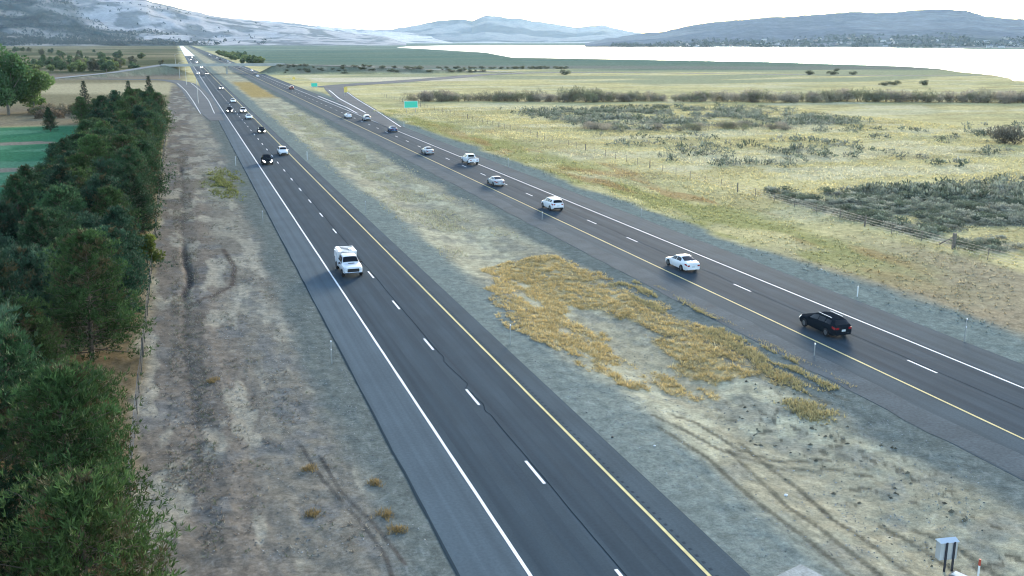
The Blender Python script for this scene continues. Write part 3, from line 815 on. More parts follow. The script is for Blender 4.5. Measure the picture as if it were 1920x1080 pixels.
trees_xy = []
for x, y, k, s, lab in NEAR:
    plant('pine_tree', PN[k], (x, y, gz(x, y) - 0.05), rp.uniform(0, 6.28), s, lab, 'tree', G_P); trees_xy.append((x, y))
far_lab = {0: 'dark green pine in the near stretch of the conifer belt, one of several crowded alike',
           1: 'dark green pine in the middle stretch of the conifer belt beside the golf course',
           2: 'dark green pine in the far stretch of the conifer belt, near its end'}
yy = 84.0
while yy < 305:
    for x in (-7.6, -12.2, -16.8):
        if x < -15 and 118 < yy < 290 and rp.random() < 0.25: continue
        px, py = x + rp.normal(0, 0.8), yy + rp.normal(0, 1.2)
        if py < 82: continue
        k = int(rp.integers(0, 6)); s = rp.uniform(0.88, 1.12) * (0.86 if x < -15 else 1.0) * (0.92 if px > -8 else 1)
        st = 0 if py < 135 else (1 if py < 220 else 2)
        look = ['olive tinged', 'mid green', 'slim dark', 'yellowish olive', 'very dark bluish', 'pale bluish'][k]
        row = {-7.6: 'row next to the wire fence', -12.2: 'middle row', -16.8: 'row facing the golf side'}[x]
        plant('pine_tree', PN[k], (px, py, gz(px, py) - 0.05), rp.uniform(0, 6.28), s, '%s pine, %s, %s stretch of the belt' % (look, row, ['near', 'middle', 'far'][st]), 'tree', G_P)
    yy += 5.1 if yy < 160 else 6.0
for i, (x, y) in enumerate([(-17.5, 44), (-18.2, 52), (-17.6, 60), (-18.6, 69), (-17.8, 78), (-18.5, 88), (-17.2, 36)]):
    plant('pine_tree', PN[i % 6], (x, y, gz(x, y) - 0.05), i * 1.3, 0.95, 'pine in the back row at the near end, mostly hidden by the others', 'tree', G_P)
for x, y, k, s, lab in [(-8.6, 322, 0, 1.0, 'tallest pointed spruce at the far end of the conifer belt'), (-14.5, 312, 1, 1.0, 'slim pointed spruce left of the tallest one at the belt end'),
                        (-25.5, 306, 0, 0.95, 'broad pointed spruce standing apart at the far left of the belt end')]:
    plant('spruce_tree', SPIRE[k], (x, y, gz(x, y) - 0.05), 1.3 * k, s, lab, 'tree', G_P)
# two left-hand rows that thin out towards the golf course
for i, (x, y, k, s) in enumerate([(-21.0, 296, 1, 0.9), (-22.5, 303, 3, 0.85), (-17.5, 300, 4, 1.0), (-26.5, 299, 0, 0.8)]):
    plant('pine_tree', PN[k], (x, y, gz(x, y) - 0.05), i * 1.7, s, far_lab[2], 'tree', G_P)
plant('young_pine', PN[2], (-32.3, 278, gz(-32.3, 278)), 0.4, 0.62, 'small thin pine standing alone on the golf green', 'tree')
plant('yellowing_tree', leafy_meshes(3.6, 1.5, 1.6, 1.9, 221, 1600, (0.34, 0.2), (0.10, 0.125, 0.025), 12, 0.12), (-4.6, 106, gz(-4.6, 106)), 0.3, 1.0, 'small yellow green tree leaning on the fence beside the pines', 'tree')

# cottonwoods and scrub behind the golf course
CW = [leafy_meshes(19, 6.5, 8.0, 11.0, 231, 9000, (0.85, 0.6), (0.085, 0.165, 0.06), 42, 0.5), leafy_meshes(15, 5.5, 6.0, 8.5, 232, 6500, (0.8, 0.55), (0.12, 0.19, 0.06), 32, 0.4)]
plant('cottonwood_tree', CW[0], (-51.5, 345, 0), 0.5, 1.0, 'big broad green cottonwood on the left edge beyond the golf course', 'tree')
plant('cottonwood_tree', CW[1], (-45.0, 352, 0), 2.5, 0.95, 'lighter green cottonwood right beside the biggest one', 'tree')
plant('cottonwood_tree', CW[1], (-57.0, 338, 0), 4.0, 0.8, 'low dark cottonwood partly cut by the left edge', 'tree')
SH = [bush_meshes(3.2, 2.6, 241 + i, 700, t, (0.42, 0.24), M_leaf, 8) for i, t in enumerate([(0.16, 0.12, 0.075), (0.10, 0.11, 0.05), (0.19, 0.16, 0.10)])]
rs = np.random.default_rng(9)
for i in range(26):
    x = rs.uniform(-47, -20); y = rs.uniform(322, 350)
    k = int(rs.integers(0, 3))
    plant('scrub_bush', SH[k][:2], (x, y, gz(x, y)), rs.uniform(0, 6), rs.uniform(0.7, 1.35), 'brownish scrub bush between the golf course and the entry ramp', 'bush', 'scrub by the golf course', ('stem', 'foliage'))
FT = [leafy_meshes(8, 4.5, 3.6, 4.2, 251, 1500, (1.1, 0.8), (0.08, 0.125, 0.055), 16, 0.3), leafy_meshes(7, 4.2, 3.2, 3.8, 252, 1400, (1.1, 0.8), (0.16, 0.20, 0.07), 14, 0.3), leafy_meshes(9, 4.0, 4.2, 4.8, 253, 1500, (1.1, 0.8), (0.14, 0.14, 0.08), 15, 0.3)]
for i in range(70):
    x = rs.uniform(-330, -6); y = 780 + rs.uniform(0, 1) ** 1.5 * 1500
    if i < 24: x = rs.uniform(-112, -45); y = rs.uniform(780, 1000)
    if abs(x) < 6 + 0.01 * y and x > -8: continue
    k = int(rs.integers(0, 3))
    plant('field_tree', FT[k], (x, y, gz(x, y)), rs.uniform(0, 6), rs.uniform(0.6, 1.2), 'low %s tree in the far fields left of the highway, %s' % (['dark green', 'yellow green', 'brownish'][k], 'in the thick cluster' if i < 24 else 'scattered'), 'tree', 'trees in the far left fields')
for i in range(34):
    y = rs.uniform(980, 1650); x = 60 + rs.uniform(0, 18)
    k = 1 if rs.random() < 0.6 else int(rs.integers(0, 3))
    plant('field_tree', FT[k], (x, y, 0), rs.uniform(0, 6), rs.uniform(0.6, 1.1), '%s tree in the grove right of the highway, %s the overpass' % (['dark green', 'yellow green', 'brownish'][k], 'just beyond' if y < 1250 else 'far beyond'), 'tree', 'grove beyond the overpass')
for i, (x, y, s) in enumerate([(176.5, 177, 1.5), (366, 425, 1.0), (352, 430, 0.9), (182, 784, 1.1), (152, 843, 0.8), (247, 632, 1.3), (418, 575, 1.0), (404, 580, 1.1), (432, 570, 0.9), (344, 427, 0.8), (470, 640, 0.8)]):
    me = bush_meshes(5.2, 2.9, 261, 1600, (0.14, 0.13, 0.095), (0.5, 0.14), M_leaf, 14)[:2] if i == 0 else FTB[:2]
    if i == 0:
        FTB = bush_meshes(5.0, 2.6, 262, 700, (0.10, 0.105, 0.06), (0.6, 0.25), M_leaf, 8)
    plant('meadow_bush', me, (x, y, gz(x, y)), i, s, 'large brown bush alone in the straw field at the right edge' if i == 0 else 'dark lone bush out on the far meadow beyond the willow belt', 'bush', None if i == 0 else 'bushes on the far meadow', ('stem', 'foliage'))
for i in range(22):   # dark row at the foot of the meadow
    x = 205 + i * 4.4 + rs.normal(0, 1.5); y = 800 - i * 2.0 + rs.normal(0, 3)
    plant('meadow_bush', FTB[:2], (x, y, gz(x, y)), i, rs.uniform(0.5, 1.0), 'dark bush in the low row at the edge of the green meadow', 'bush', 'bush row on the green meadow', ('stem', 'foliage'))
for i in range(60):  # embankment shrubs
    u = rs.uniform(0, 1); x = 66 + u * 140; y = 709 - u * 26 + rs.normal(0, 4)
    plant('meadow_bush', FTB[:2], (x, y, gz(x, y)), i, rs.uniform(0.3, 0.7), 'grey green shrub on the slope of the overpass embankment', 'bush', 'shrubs on the embankment', ('stem', 'foliage'))

# willow belt
WL = [bush_meshes(6.4, 3.9, 271 + i, 1100, t, (0.62, 0.11), M_leaf, 22, crown_name='foliage') for i, t in enumerate([(0.22, 0.205, 0.135), (0.25, 0.22, 0.165), (0.19, 0.195, 0.11), (0.27, 0.23, 0.18)])]
rw = np.random.default_rng(12)
n_w = 0
for i in range(160):
    u = i / 159
    x = 84 + u * 222 + rw.normal(0, 1.0); y = 372.5 - u * 78 + rw.normal(0, 2.6) + 3.0 * math.sin(u * 19)
    if rw.random() < 0.03: continue
    k = int(rw.integers(0, 4))
    s = rw.uniform(0.70, 1.12) * (0.72 + 0.5 * float(fbm(np.array([u * 14]), np.array([0.0]), 150, 2)[0])) * (0.8 if u < 0.15 else 1.0)
    st = 'left end of' if u < 0.3 else ('middle of' if u < 0.7 else 'right end of')
    plant('willow_shrub', WL[k][:2], (x, y, gz(x, y)), rw.uniform(0, 6.28), s, 'bare brownish willow shrub in the %s the long belt across the field' % st, 'shrub', 'willow belt across the field', ('stem', 'foliage'), s * rw.uniform(1.0, 1.3))
# sparser low willows in front of the belt
for i in range(26):
    x = rw.uniform(100, 150); y = 236 + rw.normal(0, 3.5) - (x - 100) * 0.2
    plant('willow_shrub', WL[i % 4][:2], (x, y, gz(x, y)), rw.uniform(0, 6), rw.uniform(0.35, 0.6), 'low greyish willow shrub in the loose row nearer than the long belt', 'shrub', 'loose willow row', ('stem', 'foliage'))

# sagebrush
SG = [bush_meshes(2.0, 1.1, 281 + i, 360, t, (0.30, 0.10), M_sage, 6) for i, t in enumerate([(0.185, 0.205, 0.145), (0.21, 0.225, 0.165), (0.14, 0.165, 0.11), (0.26, 0.26, 0.20)])]
rg = np.random.default_rng(15)
cand = np.stack([rg.uniform(79, 330, 60000), rg.uniform(60, 325, 60000)], 1)
keep = rg.uniform(0, 1, len(cand)) < sage_density(cand[:, 0], cand[:, 1])
cand = cand[keep]
# thin to a natural spacing
cell = {}
pts = []
for p in cand:
    key = (int(p[0] / 1.35), int(p[1] / 1.35))
    if key in cell: continue
    cell[key] = 1; pts.append(p)
pts = np.array(pts)
def in_frame(X, Y):
    Xc = X * math.cos(PHI) - Y * math.sin(PHI); Zc = X * math.sin(PHI) + Y * math.cos(PHI)
    return (np.abs(Xc / Zc) < 0.53) & (Zc > 40)
pts = pts[in_frame(pts[:, 0], pts[:, 1])]
pts = pts[np.argsort(np.hypot(pts[:, 0], pts[:, 1]))]
print('sage', len(pts))
for i, p in enumerate(pts[:290]):
    k = int(rg.integers(0, 4)); s = rg.uniform(0.55, 1.15)
    plant('sagebrush', SG[k][:2], (p[0], p[1], gz(*p)), rg.uniform(0, 6.28), s, '%s sagebrush in the dense patch behind the right fence, %s' % (['grey green', 'pale grey', 'dark green', 'whitish grey'][k], 'front edge by the wires' if p[1] < 90 else ('middle of it' if p[1] < 107 else 'back edge')), 'bush', 'sagebrush beyond the right-hand fence', ('stem', 'foliage'), s * rg.uniform(0.6, 0.95))
VV = []; FF = []; CC = []; nv = 0
for p in pts[290:2400]:
    V, F, C = SG[int(rg.integers(0, 4))][2]
    nq = 34 if math.hypot(*p) > 170 else 70
    sel = rg.integers(0, len(F), nq)
    s = rg.uniform(0.6, 1.3); a = rg.uniform(0, 6.28)
    W = V[F[sel]].reshape(-1, 3)
    ce = np.repeat(W.reshape(-1, 4, 3).mean(1), 4, 0)
    W = ce + (W - ce) * 2.1
    W = W * s; W = np.stack([W[:, 0] * math.cos(a) - W[:, 1] * math.sin(a), W[:, 0] * math.sin(a) + W[:, 1] * math.cos(a), W[:, 2]], 1)
    VV.append(W + np.array([p[0], p[1], gz(*p)])); FF.append(np.arange(nq * 4).reshape(-1, 4) + nv); nv += nq * 4
    CC.append(C[F[sel]].reshape(-1, 3) * rg.uniform(0.75, 1.2))
tag(npobj('sagebrush_scrub', np.concatenate(VV), np.concatenate(FF), M_sage, col=np.concatenate(CC)), 'far grey green sagebrush scattered over the straw field in front of the willows', 'scrub', None, 'stuff')

# ------------------------------------------------------------------ grass and weeds
def scatter(n, x0, x1, y0, y1, dens, r=rng):
    P = np.stack([r.uniform(x0, x1, n), r.uniform(y0, y1, n)], 1)
    P = P[r.uniform(0, 1, n) < dens(P[:, 0], P[:, 1])]
    P = P[in_frame(P[:, 0], P[:, 1])]
    return np.concatenate([P, ground_z(P[:, 0], P[:, 1])[:, None]], 1)

P = scatter(42000, 23, 41, 47, 101, lambda X, Y: weed_mask(X, Y))
cw = np.array((0.72, 0.53, 0.22)) * rng.uniform(0.8, 1.25, (len(P), 1)) * np.where(fbm(P[:, 0] / 2, P[:, 1] / 4, 91, 2) > 0.55, 1, 0.9)[:, None]
keep = rng.uniform(0, 1, len(P)) < sm(0.34, 0.60, fbm(P[:, 0] / 0.5, P[:, 1] / 0.7, 98, 3) + 0.04 + 0.10 * (P[:, 0] < 31.5))
P = P[keep]; cw = cw[keep]
V, F, C = blades(P, 7, rng.uniform(0.05, 0.26, len(P)), 0.045, rng.uniform(0.14, 0.38, len(P)), cw * np.where(rng.uniform(0, 1, (len(P), 1)) < 0.25, np.array((0.95, 1.1, 1.5)), 1), 0.38)
tag(npobj('tumbleweed_patch', V, F, M_dry, col=C), 'orange straw coloured dry weeds matted in the middle of the median', 'dry weeds', None, 'stuff')
# stray weeds: streaks by the outgoing shoulder, clumps on the left gravel, thin grass further up the median
P2 = np.concatenate([
    scatter(8000, 37.5, 41.8, 52, 84, lambda X, Y: sm(0.52, 0.62, fbm(X / 0.8, Y / 5, 92, 3)) * sm(48, 52, Y)),
    scatter(30000, 24.5, 39.5, 100, 330, lambda X, Y: sm(0.46, 0.6, fbm(X / 3, Y / 8, 93, 3)) * np.exp(-((X - 31.5) / 4.5) ** 2)),
    scatter(2600, 35, 38, 47, 52, lambda X, Y: np.exp(-(((X - 36.2) / 0.9) ** 2 + ((Y - 49.6) / 1.4) ** 2))),
])
cw = np.where((P2[:, 1] > 100)[:, None], np.array((0.46, 0.44, 0.28)), np.array((0.46, 0.39, 0.19)))
V, F, C = blades(P2, 4, rng.uniform(0.10, 0.30, len(P2)), 0.06, rng.uniform(0.1, 0.25, len(P2)), cw, 0.3)
tag(npobj('median_grass', V, F, M_dry, col=C), 'sparse pale dry grass up the median strip', 'dry grass', None, 'stuff')
spots = [(8.2, 47.6), (8.0, 43.8), (8.25, 42.1), (5.1, 50.4), (0.6, 66.8), (4.6, 45.0)]
for i, (x, y) in enumerate(spots):
    r_ = np.random.default_rng(300 + i)
    Q = np.stack([r_.normal(0, 0.20, 60), r_.normal(0, 0.24, 60), np.zeros(60)], 1)
    V, F, C = blades(Q, 5, r_.uniform(0.1, 0.26, 60), 0.035, 0.16, np.array((0.29, 0.215, 0.10)), 0.35, r_)
    o = npobj('dry_weed', V, F, M_dry, col=C); o.location = (x, y, gz(x, y))
    tag(o, ['dry brown weed on the gravel shoulder, farthest of three near the pavement edge', 'dry tan weed on the gravel shoulder, middle of three', 'small olive weed on the gravel shoulder, nearest of three', 'dry weed at the head of the rut beside the gravel', 'dry orange weed by the drainage ditch', 'flattened weed beside the wheel rut near the bottom edge'][i], 'weed')
P3 = np.concatenate([
    scatter(19000, -4.2, 8.5, 30, 240, lambda X, Y: sm(0.52, 0.66, fbm(X / 1.6, Y / 3.2, 94, 3)) * (1 - sm(5, 8, X)) * 0.8),
    scatter(9000, -2.2, 0.4, 30, 220, lambda X, Y: sm(0.40, 0.6, fbm(X / 1.6, Y / 3.2, 95, 3))),
])
pal = np.array([(0.20, 0.175, 0.14), (0.34, 0.31, 0.25), (0.15, 0.17, 0.11), (0.25, 0.21, 0.17)])
V, F, C = blades(P3, 4, rng.uniform(0.04, 0.18, len(P3)), 0.05, rng.uniform(0.1, 0.28, len(P3)), pal[rng.integers(0, 4, len(P3))], 0.3)
tag(npobj('roadside_scrub', V, F, M_dry, col=C), 'low brown and grey scrub on the dirt between fence and shoulder', 'scrub', None, 'stuff')
P4 = scatter(9000, 1.4, 9.0, 140, 195, lambda X, Y: np.exp(-(((X - 5.8) / 2.2) ** 2 + ((Y - 166) / 11) ** 2)) * sm(0.42, 0.6, fbm(X / 1.3, Y / 4, 151, 3)))
V, F, C = blades(P4, 5, rng.uniform(0.12, 0.5, len(P4)), 0.10, 0.3, np.array((0.22, 0.24, 0.085)) * rng.uniform(0.7, 1.2, (len(P4), 1)), 0.3)
tag(npobj('weed_clump', V, F, M_dry, col=C), 'bright green weed clump beside the left shoulder near the dark oncoming vehicle', 'weeds', None, 'stuff')
# stones and clods on the bare ground
OCT = np.array([(1, 0, 0), (0, 1, 0), (-1, 0, 0), (0, -1, 0), (0, 0, .7), (0, 0, -.5)])
OCF = np.array([(0, 1, 4), (1, 2, 4), (2, 3, 4), (3, 0, 4), (1, 0, 5), (2, 1, 5), (3, 2, 5), (0, 3, 5)])
def pebbles(name, P, size, col, label):
    N = len(P); a = rng.uniform(0, 6.28, N)
    sc3 = (size[:, None] * rng.uniform(0.6, 1.4, (N, 3)))
    L = OCT[None] * sc3[:, None, :] * rng.uniform(0.7, 1.2, (N, 6, 1))
    V = np.stack([L[..., 0] * np.cos(a)[:, None] - L[..., 1] * np.sin(a)[:, None], L[..., 0] * np.sin(a)[:, None] + L[..., 1] * np.cos(a)[:, None], L[..., 2]], -1) + P[:, None, :]
    F = (OCF[None] + (np.arange(N) * 6)[:, None, None]).reshape(-1, 3)
    tag(npobj(name, V.reshape(-1, 3), F, M_clod, col=np.repeat(col, 6, 0)), label, 'stones', None, 'stuff')
M_clod = mat('clod', attr='Col', rough=0.95, spec=0.05)
Q = scatter(9000, 22.6, 40, 28, 90, lambda X, Y: 0.25 + 0.6 * sm(0.5, 0.65, fbm(X / 2, Y / 2, 99, 3)))
pebbles('median_stones', Q, rng.uniform(0.015, 0.06, len(Q)), np.array((0.24, 0.25, 0.24)) * rng.uniform(0.4, 1.7, (len(Q), 1)), 'loose stones and gravel on the median')
Q = scatter(380, 29.5, 37.5, 30, 56, lambda X, Y: sm(0.55, 0.66, fbm(X / 1.2, Y / 1.2, 69, 3)))
pebbles('dirt_clods', Q, rng.uniform(0.05, 0.16, len(Q)), np.array((0.14, 0.125, 0.09)) * rng.uniform(0.6, 1.4, (len(Q), 1)), 'dark clods of earth among the tyre tracks')
Q = scatter(9000, -4, 9.6, 30, 110, lambda X, Y: 0.2 + 0.7 * sm(0.5, 0.65, fbm(X / 2, Y / 3, 100, 3)))
pebbles('verge_stones', Q, rng.uniform(0.015, 0.065, len(Q)), np.array((0.25, 0.24, 0.22)) * rng.uniform(0.4, 1.7, (len(Q), 1)), 'loose stones and clods on the left dirt strip')
# verge and straw field on the right
P5 = scatter(90000, 57.5, 200, 55, 330, lambda X, Y: (0.25 + 0.75 * sm(0.4, 0.6, fbm(X / 5, Y / 7, 96, 3))) * sm(58.5, 63, X + 2 * fbm(X / 4, Y / 5, 97, 2)) * (1 - 0.6 * (sage_density(X, Y) > 0.25)))
gc = ground_color(P5[:, 0], P5[:, 1])
V, F, C = blades(P5, 3, rng.uniform(0.08, 0.28, len(P5)) * (1 + 0.5 * (P5[:, 1] > 120)), 0.10 + 0.0006 * np.hypot(P5[:, 0], P5[:, 1]), rng.uniform(0.12, 0.35, len(P5)), gc * 1.5, 0.3)
tag(npobj('field_grass', V, F, M_dry, col=C), 'yellowed dry grass over the verge and field right of the highway', 'dry grass', None, 'stuff')

# ------------------------------------------------------------------ fences
M_post = mat('weathered_post', (0.16, 0.14, 0.12), 0.9, nscale=(4.0,), namt=0.25)
M_steel = mat('galvanised_steel', (0.42, 0.43, 0.43), 0.5, metal=0.6, nscale=(3.0,), namt=0.15)
M_wire = mat('fence_wire', (0.22, 0.21, 0.20), 0.5, metal=0.5)
def fence(label, xf, y0, y1, step, hgt, zs, wire_r=0.012):
    f = tag(empty('wire_fence', (xf, y0, 0)), label, 'fence')
    wood = None; steel = None
    n = int((y1 - y0) / step) + 1
    pos = []
    rf = np.random.default_rng(int(xf * 10) + 500)
    for i in range(n):
        y = y0 + i * step; x = xf + rf.normal(0, 0.03)
        z = gz(x, y); pos.append((x - xf, y - y0, z))
        big = i % 6 == 0
        if big:
            if wood is None: o = wood = MB().tube((0, 0, -0.4), (0, 0, hgt + 0.15), 0.10, 0.085, 8).build('wood_post', M_post, f)
            else: o = wood.copy(); COL.objects.link(o); o.parent = f
        else:
            if steel is None: o = steel = MB().box((0, 0, hgt / 2 - 0.2), (0.06, 0.05, hgt + 0.4)).build('steel_post', M_post, f)
            else: o = steel.copy(); COL.objects.link(o); o.parent = f
        o.location = pos[-1]; o.rotation_euler = (rf.normal(0, 0.03), rf.normal(0, 0.03), rf.uniform(0, 0.3))
    for zz in zs:
        mb = MB()
        for a, b in zip(pos[:-1], pos[1:]):
            mb.tube((a[0], a[1], a[2] + zz), (b[0], b[1], b[2] + zz), wire_r, n=3, caps=False)
        mb.build('wire', M_wire, f)
    return f
fence('long wire fence on dark posts between the pine belt and the dirt strip', -4.1, 26, 336, 4.0, 1.35, (0.25, 0.55, 0.85, 1.15, 1.3), 0.014)
fence('long wire fence between the straw verge and the sagebrush field', 79.3, 40, 410, 5.0, 1.3, (0.3, 0.6, 0.9, 1.2), 0.014)
# corner brace post by the sagebrush
cb = tag(empty('brace_post', (79.9, 85.6, gz(79.9, 85.6))), 'stout dark wooden brace post in the right-hand fence before the sagebrush', 'post')
MB().box((0, 0, 0.75), (0.30, 0.30, 2.0)).build('post', M_post, cb)
MB().tube((0, 0.1, 1.3), (0, 2.2, 0.1), 0.07, n=6).build('brace', M_post, cb)

# ------------------------------------------------------------------ delineators, markers, signs
M_wpost = mat('white_marker', (0.72, 0.73, 0.72), 0.5)
M_refl = mat('white_reflector', (0.85, 0.86, 0.88), 0.25)
M_amber = mat('red_band', (0.42, 0.06, 0.035), 0.5)
def delineator(x, y, h, label, two=True, white=False, tilt=0.0, toward=-1):
    o = tag(empty('delineator_post', (x, y, gz(x, y))), label, 'marker post', 'delineator posts along the highway')
    o.rotation_euler = (0, tilt, 0)
    MB().box((0, 0, h / 2 - 0.15), (0.075 if not white else 0.10, 0.045, h + 0.3)).build('post', M_wpost if white else M_steel, o)
    if not white:
        MB().tube((0, toward * 0.035, h - 0.06), (0, toward * 0.06, h - 0.06), 0.065, n=10).build('reflector', M_refl, o)
        if two: MB().tube((0, toward * 0.035, h - 0.68), (0, toward * 0.06, h - 0.68), 0.055, n=10).build('reflector', M_refl, o)
    return o
delineator(8.9, 68.2, 1.75, 'steel delineator with two reflectors on the left shoulder')
delineator(22.6, 68.5, 1.6, 'thin steel delineator on the median gravel left of the orange weeds', False)
delineator(43.0, 58.6, 1.15, 'steel delineator in front of the black wagon', False)
delineator(56.2, 58.0, 1.9, 'tall steel delineator beyond the black wagon, right shoulder')
delineator(57.2, 72.3, 1.0, 'plain white marker post on the right shoulder gravel', white=True)
delineator(56.4, 115.8, 1.2, 'steel delineator on the right shoulder between the sedan and the straw verge', False)
delineator(43.4, 118.3, 1.2, 'steel delineator beside the white crossover', False)
delineator(56.4, 172.0, 1.6, 'steel delineator right of the white pickup', False)
delineator(22.5, 194.4, 1.7, 'pale delineator on the median beside the white oncoming car', white=True)
delineator(22.6, 131.0, 1.6, 'thin steel delineator on the median opposite the white oncoming car', False)
delineator(8.8, 128.0, 1.5, 'steel delineator at the left shoulder beyond the white work truck', False)
delineator(8.8, 190.0, 1.7, 'pale delineator at the left shoulder beside the dark oncoming vehicle', white=True)
delineator(56.4, 262.0, 1.5, 'delineator at the exit ramp opposite the silver car', white=True)
mk = tag(empty('utility_marker', (31.75, 30.4, gz(31.75, 30.4))), 'white marker post with a red top at the bottom right', 'marker post')
MB().tube((0, 0, -0.3), (0.0, 0, 1.0), 0.045, n=10).build('post', M_wpost, mk)
MB().tube((0, 0, 0.72), (0, 0, 1.02), 0.052, n=10).build('red_cap', M_amber, mk)

# electrical service cabinet on two posts, and the pull box lids beside it
M_cab = mat('brushed_cabinet', (0.50, 0.55, 0.60), 0.35, metal=0.55, nscale=(2.0,), namt=0.08)
M_dark = mat('dark_steel', (0.025, 0.03, 0.045), 0.5, metal=0.3)
cx, cyy = 31.05, 31.65
cab = tag(empty('service_cabinet', (cx, cyy, gz(cx, cyy)), R(-8)), 'pale metal service cabinet with a ridged cap on two dark posts in the median', 'cabinet')
MB().box((0, 0.0, 0.98), (0.86, 0.34, 0.86)).build('case', M_cab, cab, bevel=0.02)
cap = MB().add([(-0.47, -0.22, 1.415), (0.47, -0.22, 1.415), (0.47, 0.24, 1.415), (-0.47, 0.24, 1.415), (-0.40, 0.02, 1.56), (0.40, 0.02, 1.56)],
               [(0, 1, 5, 4), (2, 3, 4, 5), (1, 2, 5), (3, 0, 4), (3, 2, 1, 0)])
cap.build('cap', mat('cabinet_cap', (0.62, 0.66, 0.70), 0.4, metal=0.3), cab)
for x in (-0.14, 0.24):
    MB().box((x, -0.20, 0.62), (0.09, 0.05, 1.62)).build('post', M_dark, cab)
MB().box((0.0, 0.178, 1.0), (0.78, 0.012, 0.74)).build('door', M_cab, cab)
M_lid = mat('pale_concrete_lid', (0.58, 0.60, 0.57), 0.8, nscale=(4.0,), namt=0.12)
def lid(x, y, sx, sy, rz, label):
    o = tag(empty('pull_box_lid', (x, y, gz(x, y)), rz), label, 'lid')
    MB().box((0, 0, 0.045), (sx, sy, 0.11)).build('slab', M_lid, o, bevel=0.01)
    MB().box((0, 0, 0.03), (sx + 0.14, sy + 0.14, 0.10)).build('frame', mat('box_frame', (0.18, 0.18, 0.17), 0.85), o)
lid(31.2, 30.85, 0.42, 0.62, R(20), 'square pale pull box lid on the ground in front of the service cabinet')
lid(31.0, 30.0, 0.50, 0.40, R(25), 'pale lid at the bottom edge beside the red-topped marker')
slab = tag(MB().box((0, 0, 0.04), (1.7, 1.5, 0.12)).build('concrete_slab', mat('worn_concrete', (0.24, 0.27, 0.265), 0.9, nscale=(2.0, 9.0), namt=0.2)), 'pale concrete slab in the gravel at the bottom edge', 'slab')
slab.location = (24.0, 32.3, gz(24, 32.3)); slab.rotation_euler = (0, 0, R(18))
rl = np.random.default_rng(77)
def scrap(x, y, s, c, label):
    bm = bmesh.new(); bmesh.ops.create_icosphere(bm, subdivisions=1, radius=s)
    for v in bm.verts: v.co *= rl.uniform(0.7, 1.2); v.co.z *= 0.5
    me = bpy.data.meshes.new('roadside_stone'); bm.to_mesh(me); bm.free(); me.materials.append(mat('stone', c, 0.8))
    o = link(bpy.data.objects.new('roadside_stone', me)); o.location = (x, y, gz(x, y) + s * 0.25)
    tag(o, label, 'stone')
scrap(24.4, 47.4, 0.09, (0.7, 0.72, 0.72), 'small white stone on the median gravel below the weeds')
scrap(28.3, 40.0, 0.12, (0.72, 0.74, 0.74), 'flat white scrap among the tyre tracks')
scrap(36.6, 50.6, 0.09, (0.7, 0.72, 0.72), 'white stone by the last tuft of weeds')
scrap(22.6, 49.3, 0.10, (0.03, 0.03, 0.03), 'black tyre scrap beside the yellow line')
scrap(59.6, 93.0, 0.12, (0.7, 0.7, 0.68), 'white stone at the edge of the right verge')
scrap(60.6, 82.5, 0.12, (0.75, 0.75, 0.72), 'pale rubbish at the edge of the straw, right shoulder')

# road signs facing the outgoing traffic
M_green = mat('sign_green', (0.04, 0.55, 0.40), 0.35)
M_syel = mat('sign_yellow', (0.75, 0.55, 0.13), 0.4)
M_sback = mat('sign_border', (0.75, 0.77, 0.76), 0.45)
def sign(x, y, w_, h, z, m, label, diamond=False, posts=2, border=True):
    o = tag(empty('road_sign', (x, y, gz(x, y)), R(6)), label, 'road sign')
    if diamond:
        k = w_ / 2
        MB().add([(0, 0, z - k), (k, 0, z), (0, 0, z + k), (-k, 0, z), (0, .02, z - k), (k, .02, z), (0, .02, z + k), (-k, .02, z)], [(0, 1, 2, 3), (7, 6, 5, 4), (0, 4, 5, 1), (1, 5, 6, 2), (2, 6, 7, 3), (3, 7, 4, 0)]).build('panel', m, o)
    else:
        if border: MB().box((0, 0.02, z), (w_, 0.03, h)).build('border', M_sback, o)
        MB().box((0, 0.0, z), (w_ * (0.95 if border else 1), 0.02, h - w_ * 0.05), ).build('panel', m, o)
    for i in range(posts):
        px = 0 if posts == 1 else (-1, 1)[i] * w_ * 0.32
        MB().box((px, 0.08, (z + h * 0.45) / 2 - 0.2), (0.10, 0.08, z + h * 0.45 + 0.4)).build('post', M_steel, o)
sign(69.6, 312, 4.6, 2.2, 2.7, M_green, 'large bright green guide sign in the straw right of the exit ramp')
sign(65.6, 418, 1.5, 2.3, 2.6, M_syel, 'upright yellow ramp speed panel beside the exit ramp', border=False)
sign(60.2, 477, 3.0, 1.7, 2.2, M_green, 'pale green exit gore sign at the ramp split')
sign(58.9, 552, 2.0, 2.0, 2.6, M_syel, 'yellow diamond warning sign right of the outgoing lanes', True, 1)
# lighting poles at the entry ramp
M_pole = mat('lamp_pole', (0.40, 0.42, 0.43), 0.5, metal=0.4)
for i, (x, y, h) in enumerate([(3.4, 548, 9.5), (6.0, 385, 9.0), (-2.0, 930, 10.5), (0.5, 640, 9.5)]):
    p = tag(empty('light_pole', (x, y, gz(x, y))), ['grey light pole where the entry ramp bends', 'grey light pole beside the entry ramp merge', 'grey light pole far beyond the overpass', 'grey light pole before the overpass on the left'][i], 'light pole', 'light poles at the interchange')
    MB().tube((0, 0, -0.3), (0, 0, h), 0.13, 0.07, n=8).build('pole', M_pole, p)
    MB().tube((0, 0, h - 0.1), (2.4, 0, h + 0.5), 0.06, 0.045, n=6).build('arm', M_pole, p)
    MB().box((2.6, 0, h + 0.48), (0.8, 0.32, 0.16)).build('lamp_head', M_pole, p)

